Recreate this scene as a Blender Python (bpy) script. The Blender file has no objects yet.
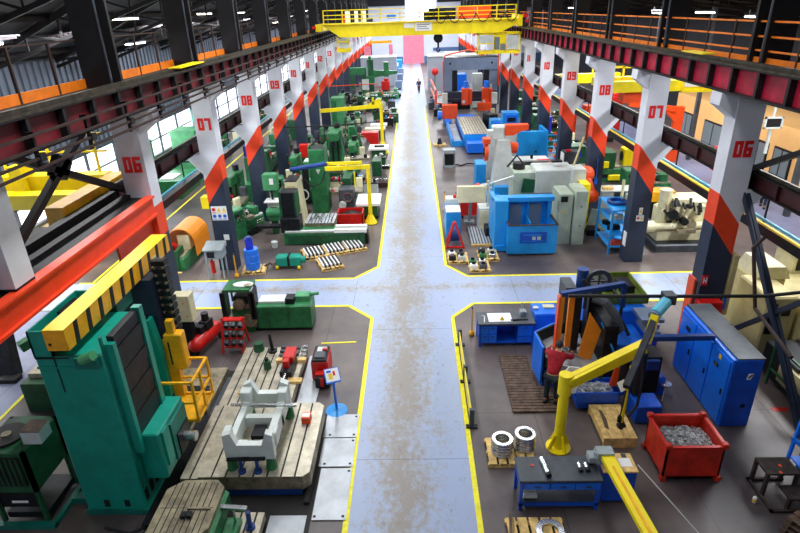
import bpy, math, random
from mathutils import Vector, Matrix, Euler
random.seed(7)
C = bpy.context.scene.collection
PI = math.pi
# ------------------------------------------------------------------ materials
def lin(h):
    h = h.lstrip('#'); r = []
    for i in (0, 2, 4):
        c = int(h[i:i+2], 16)/255
        r.append(c/12.92 if c <= .04045 else ((c+.055)/1.055)**2.4)
    return (*r, 1)
MATS = {}
def mat(name, col, rough=.5, metal=0., wear=.12, scale=3., col2=None, emit=None, es=0., bump=0.):
    if name in MATS: return MATS[name]
    m = bpy.data.materials.new(name); m.use_nodes = True
    nt = m.node_tree; b = nt.nodes['Principled BSDF']
    c = lin(col)
    b.inputs['Roughness'].default_value = rough; b.inputs['Metallic'].default_value = metal
    if emit:
        b.inputs['Emission Color'].default_value = lin(emit); b.inputs['Emission Strength'].default_value = es
    if wear > 0:
        tc = nt.nodes.new('ShaderNodeTexCoord'); n = nt.nodes.new('ShaderNodeTexNoise')
        n.inputs['Scale'].default_value = scale; n.inputs['Detail'].default_value = 5; n.inputs['Roughness'].default_value = .65
        nt.links.new(tc.outputs['Object'], n.inputs['Vector'])
        r = nt.nodes.new('ShaderNodeValToRGB'); r.color_ramp.elements[0].position = .35; r.color_ramp.elements[1].position = .65
        d = lin(col2) if col2 else tuple(x*(1-wear*2) for x in c[:3])+(1,)
        l = c if col2 else tuple(min(1, x*(1+wear*.6)) for x in c[:3])+(1,)
        r.color_ramp.elements[0].color = d; r.color_ramp.elements[1].color = l
        nt.links.new(n.outputs['Fac'], r.inputs['Fac']); nt.links.new(r.outputs['Color'], b.inputs['Base Color'])
        if bump:
            bp = nt.nodes.new('ShaderNodeBump'); bp.inputs['Strength'].default_value = bump
            nt.links.new(n.outputs['Fac'], bp.inputs['Height']); nt.links.new(bp.outputs['Normal'], b.inputs['Normal'])
    else:
        b.inputs['Base Color'].default_value = c
    MATS[name] = m
    return m
M = dict(
 white=mat('column_white', '#dadde6', .55, 0, .05, 1.2), navy=mat('column_navy', '#27334a', .5, 0, .12, 1.5), orange=mat('band_orange', '#f4461c', .45, 0, .06, 2),
 red=mat('number_red', '#dd1616', .5, 0, 0), girder=mat('girder_red', '#b8123a', .5, .1, .25, 1.3), steel_dark=mat('dark_steel', '#191619', .6, .3, .2, 2),
 girder_shaded=mat('shaded_grimy_girder_red', '#7a1622', .6, .1, .35, 1.0, col2='#3a1016'),  # left girder: its shade painted in as a darker red, with grimy patches
 rust=mat('rusty_brown', '#3a2620', .65, .2, .25, 3), brown=mat('brown_girder', '#43181c', .5, .2, .2, 1.5), toe=mat('toe_orange', '#f07c10', .5, 0, .12, 2),
 rail=mat('rail_steel', '#4a4438', .5, .5, .35, 4), yellow=mat('yellow_paint', '#ffe40a', .4, 0, .06, 2), yellow2=mat('amber_paint', '#f8b40a', .42, 0, .12, 3),
 line=mat('floor_line_yellow', '#fff01c', .6, 0, .1, 6), black=mat('black_rubber', '#0e0e11', .6, 0, 0), dark=mat('dark_iron', '#22252a', .45, .5, .3, 5),
 teal=mat('teal_paint', '#0c9c86', .38, 0, .14, .9), teal2=mat('teal_dark', '#0a7a6a', .45, 0, .2, 1.5), green=mat('machine_green', '#2c7c4a', .42, 0, .25, 2),
 green2=mat('green_dark', '#1c5a36', .45, 0, .25, 2), lgreen=mat('green_light', '#4c9c68', .45, 0, .15, 2), olive=mat('olive_green', '#6f8428', .5, 0, .2, 2),
 blue=mat('blue_paint', '#1876f0', .36, 0, .06, 2), blue2=mat('deep_blue', '#1258d2', .42, 0, .15, 2), sky=mat('sky_blue_paint', '#1d9ae8', .38, 0, .08, 2), navyb=mat('navy_blue', '#14418c', .5, 0, .2, 2),
 redp=mat('red_paint', '#d41a14', .38, 0, .12, 2), redbin=mat('bin_red', '#e03018', .5, 0, .22, 2.2), orangep=mat('orange_paint', '#f4511a', .4, 0, .06, 2), orangey=mat('orange_guard', '#fb941a', .4, 0, .06, 2),
 cream=mat('cream_paint', '#e4ddb4', .45, 0, .1, 2), beige=mat('beige_paint', '#cdbf84', .45, 0, .12, 1.5), grey=mat('grey_paint', '#9aa6a8', .45, 0, .12, 2), lgrey=mat('light_grey', '#c9d0cc', .45, 0, .08, 2),
 greyg=mat('grey_green', '#b4c2ae', .45, 0, .1, 2), bluegrey=mat('bluish_grey', '#7688a4', .45, 0, .1, 1), dgrey=mat('dark_grey', '#4c525a', .5, .2, .2, 2), steel=mat('bright_steel', '#cfd2d4', .25, .9, .15, 8),
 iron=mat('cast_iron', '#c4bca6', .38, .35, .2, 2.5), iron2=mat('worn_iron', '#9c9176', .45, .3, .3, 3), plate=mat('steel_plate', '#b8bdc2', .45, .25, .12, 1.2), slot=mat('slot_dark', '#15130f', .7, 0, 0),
 wood=mat('pale_wood', '#ecc67a', .7, 0, .2, 6), wood2=mat('old_wood', '#6a5444', .75, 0, .3, 6), wood3=mat('grey_wood', '#3d322e', .75, 0, .3, 6), paper=mat('paper_white', '#f2f2f0', .6, 0, 0),
 casting=mat('primer_white', '#d8e0da', .45, 0, .06, 2), skin=mat('skin', '#c08868', .6, 0, 0), hair=mat('grey_hair', '#3c3836', .7, 0, .3, 40), sweater=mat('red_sweater', '#a80f22', .85, 0, .2, 12),
 trousers=mat('dark_trousers', '#18282c', .85, 0, .2, 9), overalls=mat('navy_overalls', '#182642', .85, 0, .2, 9), cyan=mat('cyan_tube', '#58bcd6', .4, 0, .05, 2), pink=mat('pink_door', '#e88098', .6, 0, .05, 1),
 wall=mat('pale_wall', '#cfd6e6', .7, 0, .05, .3), peach=mat('peach_wall', '#f8bf78', .6, 0, .05, .5), corr=mat('corrugated_grey', '#6a7484', .5, .2, .1, .6), roof=mat('roof_dark', '#1b1d26', .8, 0, .2, .4),
 glass=mat('dark_window_glass', '#727e84', .3, 0, 0), chips=mat('metal_chips', '#dfe2e4', .35, .35, .35, 14), cloth=mat('white_cloth', '#e8e8e8', .8, 0, .05, 4), purple=mat('bright_drum_blue', '#1a34c8', .4, 0, .1, 3),
 wallblue=mat('wall_blue', '#4a6a98', .6, 0, .05, .5), sign_y=mat('sign_yellow', '#f2cc10', .5, 0, 0), sign_b=mat('sign_blue', '#1c62d8', .5, 0, 0), panelwhite=mat('painted_panel', '#aab2bd', .5, 0, .06, .4), navytower=mat('navy_panel', '#1e2a40', .5, 0, .15, 2),
 lampw=mat('lamp_glow', '#ffffff', .5, 0, 0, emit='#fff4e2', es=9), sheet=mat('window_light', '#ffffff', .5, 0, 0, emit='#e8f0ff', es=1.5), skyl=mat('skylight_panel', '#ffffff', .5, 0, 0, emit='#dfe9ff', es=.35),
 greyroof=mat('ribbed_translucent', '#8c8288', .6, 0, .2, 1.5),
)
# ------------------------------------------------------------------ mesh builder
class MB:
    def __init__(s, m='steel'):
        s.v = []; s.f = []; s.fm = []; s.ms = []; s.X = None; s.m(m)
    def m(s, name):
        mm = M[name]
        if mm not in s.ms: s.ms.append(mm)
        s.c = s.ms.index(mm); return s
    def x(s, loc=None, rz=0, rx=0, ry=0):
        s.X = None if loc is None else Matrix.Translation(loc) @ Euler((rx, ry, rz)).to_matrix().to_4x4(); return s
    def add(s, vs, fs):
        o = len(s.v)
        for p in vs:
            p = Vector(p); s.v.append(s.X @ p if s.X else p)
        for f in fs: s.f.append([i+o for i in f]); s.fm.append(s.c)
        return s
    def box(s, x0, y0, z0, x1, y1, z1):
        return s.add([(x0,y0,z0),(x1,y0,z0),(x1,y1,z0),(x0,y1,z0),(x0,y0,z1),(x1,y0,z1),(x1,y1,z1),(x0,y1,z1)],
                     [(0,3,2,1),(4,5,6,7),(0,1,5,4),(1,2,6,5),(2,3,7,6),(3,0,4,7)])
    def bc(s, c, d):
        return s.box(c[0]-d[0]/2, c[1]-d[1]/2, c[2]-d[2]/2, c[0]+d[0]/2, c[1]+d[1]/2, c[2]+d[2]/2)
    def cbox(s, x0, y0, z0, x1, y1, z1, b=.02):   # chamfered vertical edges and top
        p = [(x0+b,y0),(x1-b,y0),(x1,y0+b),(x1,y1-b),(x1-b,y1),(x0+b,y1),(x0,y1-b),(x0,y0+b)]
        cx, cy = (x0+x1)/2, (y0+y1)/2; kx = 1-2*b/max(x1-x0, .001); ky = 1-2*b/max(y1-y0, .001)
        q = [(cx+(a-cx)*kx, cy+(d-cy)*ky) for a, d in p]
        vs = [(a,d,z0) for a,d in p]+[(a,d,z1-b) for a,d in p]+[(a,d,z1) for a,d in q]
        fs = [tuple(range(7,-1,-1)), tuple(range(16,24))]
        for l in (0, 8):
            for i in range(8): j = (i+1)%8; fs.append((l+i,l+j,l+8+j,l+8+i))
        return s.add(vs, fs)
    def prism(s, pts, ax, a, b):
        n = len(pts)
        area = sum(pts[i][0]*pts[(i+1)%n][1]-pts[(i+1)%n][0]*pts[i][1] for i in range(n))
        if area < 0: pts = pts[::-1]
        f = {'x': lambda p, t: (t,p[0],p[1]), 'y': lambda p, t: (p[0],t,p[1]), 'z': lambda p, t: (p[0],p[1],t)}[ax]
        if a > b: a, b = b, a
        vs = [f(p,a) for p in pts]+[f(p,b) for p in pts]
        fs = [tuple(range(n-1,-1,-1)), tuple(range(n,2*n))]+[(i,(i+1)%n,n+(i+1)%n,n+i) for i in range(n)]
        if ax == 'y': fs = [t[::-1] for t in fs]
        return s.add(vs, fs)
    def cyl(s, p0, p1, r, r1=None, n=14):
        p0 = Vector(p0); p1 = Vector(p1); d = (p1-p0)
        if r1 is None: r1 = r
        q = d.to_track_quat('Z', 'Y'); L = d.length
        vs = []
        for rr, z in ((r,0),(r1,L)):
            for i in range(n):
                a = 2*PI*i/n; vs.append(p0+q @ Vector((rr*math.cos(a), rr*math.sin(a), z)))
        return s.add(vs, [tuple(range(n-1,-1,-1)), tuple(range(n,2*n))]+[(i,(i+1)%n,n+(i+1)%n,n+i) for i in range(n)])
    def tube(s, pts, r, n=7):
        pts = [Vector(p) for p in pts]; vs = []; N = len(pts)
        for k, p in enumerate(pts):
            d = (pts[min(k+1,N-1)]-pts[max(k-1,0)]).normalized(); q = d.to_track_quat('Z', 'Y')
            for i in range(n):
                a = 2*PI*i/n; vs.append(p+q @ Vector((r*math.cos(a), r*math.sin(a), 0)))
        fs = [tuple(range(n-1,-1,-1)), tuple(range((N-1)*n, N*n))]
        for k in range(N-1):
            for i in range(n): fs.append((k*n+i, k*n+(i+1)%n, (k+1)*n+(i+1)%n, (k+1)*n+i))
        return s.add(vs, fs)
    def bar(s, p0, p1, w, h):       # rectangular bar between two points
        p0 = Vector(p0); p1 = Vector(p1); d = p1-p0; L = d.length; d.normalize()
        up = Vector((0,0,1)) if abs(d.z) < .95 else Vector((0,1,0))
        r = d.cross(up).normalized(); u = r.cross(d)
        vs = [p+r*a*w/2+u*b*h/2 for p in (p0,p1) for a, b in ((-1,-1),(1,-1),(1,1),(-1,1))]
        return s.add(vs, [(0,3,2,1),(4,5,6,7),(0,1,5,4),(1,2,6,5),(2,3,7,6),(3,0,4,7)])
    def lathe(s, prof, c, n=20, ax='z', ring=False):
        if ring: prof = list(prof)+[prof[0]]
        vs = []; c = Vector(c)
        for r, z in prof:
            for i in range(n):
                a = 2*PI*i/n; p = (r*math.cos(a), r*math.sin(a), z)
                if ax == 'x': p = (p[2], p[0], p[1])
                if ax == 'y': p = (p[1], p[2], p[0])
                vs.append(c+Vector(p))
        fs = []
        for k in range(len(prof)-1):
            for i in range(n): fs.append((k*n+i, k*n+(i+1)%n, (k+1)*n+(i+1)%n, (k+1)*n+i))
        if not ring: fs += [tuple(range(n-1,-1,-1)), tuple(range((len(prof)-1)*n, len(prof)*n))]
        return s.add(vs, fs)
    def sph(s, c, r, sc=(1,1,1), n=14, m=8):
        c = Vector(c); vs = []
        for j in range(1, m):
            t = PI*j/m
            for i in range(n):
                a = 2*PI*i/n; vs.append(c+Vector((r*sc[0]*math.sin(t)*math.cos(a), r*sc[1]*math.sin(t)*math.sin(a), r*sc[2]*math.cos(t))))
        vs += [c+Vector((0,0,r*sc[2])), c-Vector((0,0,r*sc[2]))]; T = len(vs)-2; fs = []
        for j in range(m-2):
            for i in range(n): fs.append((j*n+i, (j+1)*n+i, (j+1)*n+(i+1)%n, j*n+(i+1)%n))
        for i in range(n): fs.append((T, i, (i+1)%n)); fs.append((T+1, (m-2)*n+(i+1)%n, (m-2)*n+i))
        return s.add(vs, fs)
def link(name, mb, parent=None, off=Vector((0,0,0)), smooth=False):
    me = bpy.data.meshes.new(name)
    me.from_pydata([tuple(v-off) for v in mb.v], [], mb.f)
    for m_ in mb.ms: me.materials.append(m_)
    me.polygons.foreach_set('material_index', mb.fm)
    if smooth: me.polygons.foreach_set('use_smooth', [True]*len(mb.f))
    me.update()
    o = bpy.data.objects.new(name, me); C.objects.link(o)
    if parent: o.parent = parent
    return o
def tag(o, label=None, cat=None, group=None, kind=None):
    if label: o['label'] = label
    if cat: o['category'] = cat
    if group: o['group'] = group
    if kind: o['kind'] = kind
    return o
def thing(name, label, cat, loc=(0,0,0), group=None):
    o = bpy.data.objects.new(name, None); C.objects.link(o); o.location = loc; o.empty_display_size = .2
    return tag(o, label, cat, group)
def root_off(p):
    while p.parent: p = p.parent
    return Vector(p.location)
def part(name, mb, parent, label=None, smooth=False, kind=None):
    o = link(name, mb, parent, root_off(parent), smooth)
    if label: o['label'] = label
    if kind: o['kind'] = kind
    return o
def solo(name, mb, label, cat, group=None, smooth=False, kind=None):
    n = len(mb.v); cx = sum(v.x for v in mb.v)/n; cy = sum(v.y for v in mb.v)/n; z = min(v.z for v in mb.v)
    off = Vector((cx, cy, z)); o = link(name, mb, None, off, smooth); o.location = off
    return tag(o, label, cat, group, kind)
def struct(name, mb): o = link(name, mb); o['kind'] = 'structure'; return o
def copytree(o, loc=None, rz=None, label=None, group=None, parent=None):
    c = o.copy(); C.objects.link(c)
    if parent: c.parent = parent
    for ch in list(o.children): copytree(ch, parent=c)
    if loc is not None: c.location = loc
    if rz is not None: c.rotation_euler = (0, 0, rz)
    if label: c['label'] = label
    if group: c['group'] = group
    return c
# ------------------------------------------------------------------ camera
f, pitch, yaw, roll = 565.957, .4283, .0327, -.0336
cy_, sy_, cp_, sp_ = math.cos(yaw), math.sin(yaw), math.cos(pitch), math.sin(pitch)
Fv = Vector((-sy_*cp_, cy_*cp_, -sp_)); Rv = Vector((cy_, sy_, 0)); Uv = Rv.cross(Fv)
R2 = Rv*math.cos(roll)+Uv*math.sin(roll); U2 = -Rv*math.sin(roll)+Uv*math.cos(roll)
cd = bpy.data.cameras.new('camera'); cam = bpy.data.objects.new('camera', cd); C.objects.link(cam)
cam.matrix_world = Matrix(((R2.x,U2.x,-Fv.x,0),(R2.y,U2.y,-Fv.y,0),(R2.z,U2.z,-Fv.z,10),(0,0,0,1)))
cd.sensor_width = 36; cd.lens = f*36/800; cd.clip_start = .05; cd.clip_end = 400
bpy.context.scene.camera = cam
# ------------------------------------------------------------------ setting: floors
def node_floor(name, base, dark, tint, rough=.55):
    m = bpy.data.materials.new(name); m.use_nodes = True; nt = m.node_tree; b = nt.nodes['Principled BSDF']
    tc = nt.nodes.new('ShaderNodeTexCoord')
    def noise(sc, det=6, ro=.6):
        n = nt.nodes.new('ShaderNodeTexNoise'); n.inputs['Scale'].default_value = sc; n.inputs['Detail'].default_value = det; n.inputs['Roughness'].default_value = ro
        nt.links.new(tc.outputs['Object'], n.inputs['Vector']); return n
    def ramp(src, a, bb, ca, cb):
        r = nt.nodes.new('ShaderNodeValToRGB'); r.color_ramp.elements[0].position = a; r.color_ramp.elements[1].position = bb
        r.color_ramp.elements[0].color = ca; r.color_ramp.elements[1].color = cb; nt.links.new(src, r.inputs['Fac']); return r
    r1 = ramp(noise(.35).outputs['Fac'], .38, .62, lin(dark), lin(base))
    r2 = ramp(noise(1.7, 8, .7).outputs['Fac'], .5, .72, (0,0,0,1), (.6,.6,.6,1))
    mx = nt.nodes.new('ShaderNodeMixRGB'); nt.links.new(r2.outputs['Color'], mx.inputs['Fac']); nt.links.new(r1.outputs['Color'], mx.inputs['Color1']); mx.inputs['Color2'].default_value = lin(tint)
    # slab joints
    br = nt.nodes.new('ShaderNodeTexBrick'); br.offset = 0; br.inputs['Scale'].default_value = 1; br.inputs['Brick Width'].default_value = 3.07; br.inputs['Row Height'].default_value = 6.14
    br.inputs['Mortar Size'].default_value = .012; br.inputs['Color1'].default_value = (1,1,1,1); br.inputs['Color2'].default_value = (1,1,1,1); br.inputs['Mortar'].default_value = (.45,.45,.45,1)
    nt.links.new(tc.outputs['Object'], br.inputs['Vector'])
    m2 = nt.nodes.new('ShaderNodeMixRGB'); m2.blend_type = 'MULTIPLY'; m2.inputs['Fac'].default_value = 1
    nt.links.new(mx.outputs['Color'], m2.inputs['Color1']); nt.links.new(br.outputs['Color'], m2.inputs['Color2'])
    nt.links.new(m2.outputs['Color'], b.inputs['Base Color'])
    b.inputs['Roughness'].default_value = rough
    M[name] = m; return m
node_floor('shop_floor', '#6c605b', '#443d40', '#584a4c', .42)
node_floor('bay_floor', '#7f86a6', '#6b6c88', '#918f9e', .5)
def aisle_mat():
    m = bpy.data.materials.new('aisle_paint'); m.use_nodes = True; nt = m.node_tree; b = nt.nodes['Principled BSDF']
    tc = nt.nodes.new('ShaderNodeTexCoord'); sp = nt.nodes.new('ShaderNodeSeparateXYZ'); nt.links.new(tc.outputs['Object'], sp.inputs[0])
    def math_(op, a, bb=None, cc=None):
        n = nt.nodes.new('ShaderNodeMath'); n.operation = op
        for i, q in enumerate((a, bb, cc)):
            if q is None: continue
            if isinstance(q, (int, float)): n.inputs[i].default_value = q
            else: nt.links.new(q, n.inputs[i])
        return n.outputs[0]
    def noise(sc, det, ro, stretch=(1,1,1)):
        mp = nt.nodes.new('ShaderNodeMapping'); mp.inputs['Scale'].default_value = stretch; nt.links.new(tc.outputs['Object'], mp.inputs[0])
        n = nt.nodes.new('ShaderNodeTexNoise'); n.inputs['Scale'].default_value = sc; n.inputs['Detail'].default_value = det; n.inputs['Roughness'].default_value = ro
        nt.links.new(mp.outputs[0], n.inputs['Vector']); return n.outputs['Fac']
    d = math_('ABSOLUTE', math_('ADD', sp.outputs['X'], .42))
    mask = math_('SUBTRACT', .84, math_('MULTIPLY', d, .50))      # worn strip down the middle
    d2 = math_('ABSOLUTE', math_('SUBTRACT', sp.outputs['Y'], 19.9))
    far_ = math_('MINIMUM', math_('MULTIPLY', math_('SUBTRACT', d, 1.2), .6), .0)
    mask = math_('MAXIMUM', mask, math_('SUBTRACT', .66, math_('MULTIPLY', d2, .75)))
    n1 = noise(1.1, 8, .72, (1, .45, 1)); n2 = noise(7, 6, .75, (1, .7, 1))
    w = math_('ADD', mask, math_('MULTIPLY', math_('SUBTRACT', n1, .5), 1.5))
    w = math_('ADD', w, math_('MULTIPLY', math_('SUBTRACT', n2, .5), 1.5))
    r = nt.nodes.new('ShaderNodeValToRGB'); r.color_ramp.elements[0].position = .36; r.color_ramp.elements[1].position = .80
    r.color_ramp.elements[0].color = lin('#98a7c6'); r.color_ramp.elements[1].color = lin('#8f8982'); e = r.color_ramp.elements.new(.6); e.color = lin('#969aa3')
    nt.links.new(w, r.inputs['Fac'])
    r2 = nt.nodes.new('ShaderNodeValToRGB'); r2.color_ramp.elements[0].position = .57; r2.color_ramp.elements[1].position = .66; r2.color_ramp.elements[0].color = (0,0,0,1); r2.color_ramp.elements[1].color = (.75,.75,.75,1)
    nt.links.new(noise(4.5, 9, .8, (1, .5, 1)), r2.inputs['Fac'])
    mx = nt.nodes.new('ShaderNodeMixRGB'); nt.links.new(r2.outputs['Color'], mx.inputs['Fac']); nt.links.new(r.outputs['Color'], mx.inputs['Color1']); mx.inputs['Color2'].default_value = lin('#766c66')
    br = nt.nodes.new('ShaderNodeTexBrick'); br.offset = 0; br.inputs['Scale'].default_value = 1; br.inputs['Brick Width'].default_value = 6.14; br.inputs['Row Height'].default_value = 6.14
    br.inputs['Mortar Size'].default_value = .014; br.inputs['Color1'].default_value = (1,1,1,1); br.inputs['Color2'].default_value = (1,1,1,1); br.inputs['Mortar'].default_value = (.62,.62,.66,1)
    mp = nt.nodes.new('ShaderNodeMapping'); mp.inputs['Location'].default_value = (2.4, 1.7, 0); nt.links.new(tc.outputs['Object'], mp.inputs[0]); nt.links.new(mp.outputs[0], br.inputs['Vector'])
    m2 = nt.nodes.new('ShaderNodeMixRGB'); m2.blend_type = 'MULTIPLY'; m2.inputs['Fac'].default_value = 1
    nt.links.new(mx.outputs['Color'], m2.inputs['Color1']); nt.links.new(br.outputs['Color'], m2.inputs['Color2']); nt.links.new(m2.outputs['Color'], b.inputs['Base Color'])
    b.inputs['Roughness'].default_value = .38; M['aisle'] = m
aisle_mat()
struct('floor', MB('shop_floor').box(-26, -2, -.3, 26, 120, 0))
# painted aisle (thin coat) with its chamfered crossing
aL, aR = -1.57, 1.17
y1, y2, y3, y4 = 18.53, 17.5, 20.74, 21.93
y1, y2, y3, y4 = 18.53, 17.50, 20.74, 21.93
ycn, ycl, yfl, yfc = 17.50, 18.53, 20.74, 21.93     # near corner, near line, far line, far corner
a = MB('aisle')
a.prism([(aL,-2),(aR,-2),(aR,ycn),(2.05,ycl),(25,ycl),(25,yfl),(2.05,yfl),(aR,yfc),(aR,63),(1.5,66),(1.5,118),(-2.6,118),(-2.6,66),(aL,63),(aL,yfc),(-2.55,yfl),(-26,yfl),(-26,ycl),(-2.55,ycl),(aL,ycn)], 'z', 0, .004)
struct('floor_aisle', a)
struct('floor_side_left', MB('bay_floor').box(-20, -2, 0, -11.65, ycl-.1, .004).box(-13.45+1.3, yfl+.1, 0, -11.9, 21, .004))
struct('floor_side_right', MB('bay_floor').box(17.0, 3, 0, 19.98, 100, .005))
def linestrip(name, pts, w=.12):
    mb = MB('line')
    for (p, q) in zip(pts[:-1], pts[1:]):
        mb.bar((*p, .006), (*q, .006), w, .008)
    struct(name, mb)
h = .06
linestrip('trim_1', [(aL-h,-2),(aL-h,ycn),(-2.55,ycl-h),(-11.6,ycl-h)])
linestrip('trim_2', [(aR+h,-2),(aR+h,ycn),(2.05,ycl-h),(16.9,ycl-h)])
linestrip('trim_3', [(-14,yfl+h),(-2.55,yfl+h),(aL-h,yfc),(aL-h,62)])
linestrip('trim_4', [(16.9,yfl+h),(2.05,yfl+h),(aR+h,yfc),(aR+h,64)])
linestrip('trim_5', [(-11.6,-2),(-11.6,ycl-h)], .1); linestrip('trim_6', [(-13.45,yfl+h),(-13.45,100)], .1)
linestrip('trim_7', [(16.95,4),(16.95,100)], .1)
linestrip('trim_8', [(-3.2,15.9),(-2.05,15.95)], .07)
# ------------------------------------------------------------------ walls and roofs
w = MB('corr')
for i in range(int(118/.5)): w.box(-17.12, i*.5-1, 4.0, -17.0, i*.5-.75, 8.3)
w.box(-17.3, -2, 3.75, -17.1, 120, 8.4); w.m('dgrey').box(-17.2, -2, 3.6, -16.95, 120, 3.78).box(-17.2, -2, 1.5, -16.95, 120, 1.65)
w.m('lgrey').box(-17.3, -2, 0, -17.0, 120, 1.5)
struct('wall_left', w)
k = 0
for i in range(20):
    y0 = -2+i*6.14-.0
    k += 1
    wm = MB('dgrey')
    for q in (0, 2.5): wm.box(-17.1, y0+q*1.228-.05, 1.6, -16.98, y0+q*1.228+.05, 3.65)
    wm.box(-17.1, y0, 2.6, -16.98, y0+6.14, 2.66)
    o = struct('window_%d' % k, wm)
    pane = link('pane', MB('sheet').box(-17.2, y0+.04, 1.6, -17.15, y0+6.1, 3.65), o)
w = MB('corr')
w.m('roof').box(25.0, -2, 0, 25.3, 120, 9)
struct('wall_right', w)
w = MB('wall').box(-26, 118, 0, 26, 118.3, 14.5).m('wallblue').box(-26, 117.9, 0, -1.9, 118, 1.3).box(2.3, 117.9, 0, 26, 118, 1.3).m('wallblue').box(4, 117.85, 2.2, 12, 117.95, 2.8)
w.m('roof').box(-26, 117.6, 10.4, -1.3, 118, 14.5).box(4.8, 117.6, 10.8, 26, 118, 14.5)
struct('wall_far', w)
w = MB('corr')
d = MB('pink')
for i in range(13): d.box(-1.75, 117.8, i*.4, 2.2, 117.88 if i % 2 else 117.86, i*.4+.39)
struct('door_1', d)
o = struct('window_21', MB('dgrey').box(-1.2, 117.85, 6.0, 4.6, 117.97, 6.2)); link('pane', MB('sheet').box(-1.1, 117.8, 6.2, 4.5, 117.9, 12.5), o)
struct('wall_near', MB('wall').box(-26, -2.4, 0, 26, -2, 14.5))
# roofs
r = MB('roof'); r.prism([(-7.9,12.9),(0,14.6),(8.9,12.9),(8.9,13.1),(0,14.8),(-7.9,13.1)], 'y', -2, 119)
struct('ceiling', r)
r = MB('roof'); r.prism([(-8.3,12.4),(-17.3,8.3),(-17.3,8.5),(-8.3,12.6)], 'y', -2, 119); struct('ceiling_left', r)
r = MB('roof'); r.prism([(9.3,12.2),(25.3,8.8),(25.3,9.0),(9.3,12.4)], 'y', -2, 119); struct('ceiling_right', r)
# ribbed translucent roof strips and fluorescent tubes of the side bays
def zL(x): return 12.4+(x+8.3)*4.1/9
def zR(x): return 12.2-(x-9.3)*3.4/16
n_ = 0
for j in range(14):
    for x0 in (-11.4, -14.6):
        n_ += 1
        yy = 12+j*6.14
        mb = MB('greyroof')
        for q in range(9): mb.box(x0+q*.13-.02, yy, zL(x0)-.16-.06*(q % 2)+q*.02, x0+q*.13+.09, yy+2.6, zL(x0)-.12+q*.02)
        s_ = solo('roof_light_panel', mb, 'ribbed translucent panel in the dark roof of the left side bay', 'skylight', 'translucent panels of the left bay roof')
lamp0 = None
def tube_lamp(x, y, z, L, ax, label, grp):
    mb = MB('lampw')
    if ax == 'y': mb.box(x-.05, y, z, x+.05, y+L, z+.06); hs = MB('dgrey').box(x-.09, y, z+.06, x+.09, y+L, z+.13).box(x-.01, y+.2, z+.13, x+.01, y+.22, z+.3).box(x-.01, y+L-.22, z+.13, x+.01, y+L-.2, z+.3)
    else: mb.box(x, y-.05, z, x+L, y+.05, z+.06); hs = MB('dgrey').box(x, y-.09, z+.06, x+L, y+.09, z+.13).box(x+.2, y-.01, z+.13, x+.22, y+.01, z+.8).box(x+L-.22, y-.01, z+.13, x+L-.2, y+.01, z+.8)
    t = thing('strip_lamp', label, 'lamp', (x, y, z), grp)
    part('tube', mb, t); part('housing', hs, t)
tube_lamp(-12.6, 16.2, 9.35, 2.2, 'y', 'long fluorescent strip lamp nearest the camera in the left bay, cut by the photo edge', 'strip lamps of the left bay')
for j, (x, y, z) in enumerate([(-12, 24.6, 9.9), (-14.5, 30.5, 8.7), (-11.8, 34, 10.0), (-12, 42, 10.0), (-14.5, 38, 8.9), (-12, 50, 10), (-12, 58, 10), (-14, 62, 9), (-12, 70, 10)]):
    tube_lamp(x, y, z, 2.2, 'y', 'fluorescent strip lamp hanging under the dark roof of the left bay', 'strip lamps along the left bay roof')
for j, (x, y, z) in enumerate([(13.5, 20, 9.3), (14, 24.5, 9.2), (13.5, 28, 9.35), (13.2, 32.5, 9.3), (12.6, 38, 9.4), (14.5, 36, 9.3), (13, 46, 9.5), (14, 54, 9.5), (12.5, 60, 9.6)]):
    tube_lamp(x, y, z, 1.7, 'y', 'fluorescent strip lamp hanging under the dark roof of the right bay', 'strip lamps along the right bay roof')
# nave trusses
for j in range(6, 19):
    y = 15.72+.3+6.14*(j-6)
    mb = MB('steel_dark').box(-8.3, y-.09, 11.3, 9.3, y+.09, 11.5).bar((-8.3,y,12.8),(.4,y,14.4),.16,.2).bar((9.3,y,12.8),(.4,y,14.4),.16,.2)
    for q in range(8):
        xa = -8.3+q*2.2; za = 12.8+1.6*(1-abs(xa+2.2-.4)/8.8)
        mb.bar((xa,y,11.4),(xa+2.2,y,za),.08,.08).bar((xa+2.2,y,11.4),(xa+2.2,y,za),.08,.08)
    solo('roof_truss', mb, 'dark steel roof truss spanning the main nave over the bridge crane', 'roof truss', 'roof trusses of the nave')
for j in range(5, 17):
    y = 15.72+.3+6.14*(j-6)
    for sd, xa, xb, zf in (('left',-8.7,-17.0,zL),('right',9.7,25.0,zR)):
        mb = MB('steel_dark').bar((xa,y,zf(xa)-.2),(xb,y,zf(xb)-.2),.16,.25).bar((xa,y,zf(xa)-1.5),(xb,y,zf(xb)-.5),.1,.14)
        for q in range(6):
            x1 = xa+(xb-xa)*q/6; x2 = xa+(xb-xa)*(q+1)/6; t1 = zf(xa)-1.5+(zf(xb)-.5-zf(xa)+1.5)*q/6
            mb.bar((x1,y,t1),(x2,y,zf(x2)-.25),.07,.07).bar((x1,y,t1),(x1,y,zf(x1)-.25),.07,.07)
        solo('bay_truss', mb, 'dark steel truss under the roof of the %s side bay' % sd, 'roof truss', 'roof trusses of the %s bay' % sd)
for sd, xs, zf in (('left',(-10.2,-11.7,-13.2,-14.7,-16.2),zL),('right',(11.5,13.5,15.5,17.5,19.5,21.5),zR)):
    for x in xs: solo('purlin', MB('steel_dark').box(x-.06,5,zf(x)-.22,x+.06,116,zf(x)-.02), 'long dark roof purlin of the %s side bay' % sd, 'purlin', 'roof purlins of the %s bay' % sd)
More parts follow.
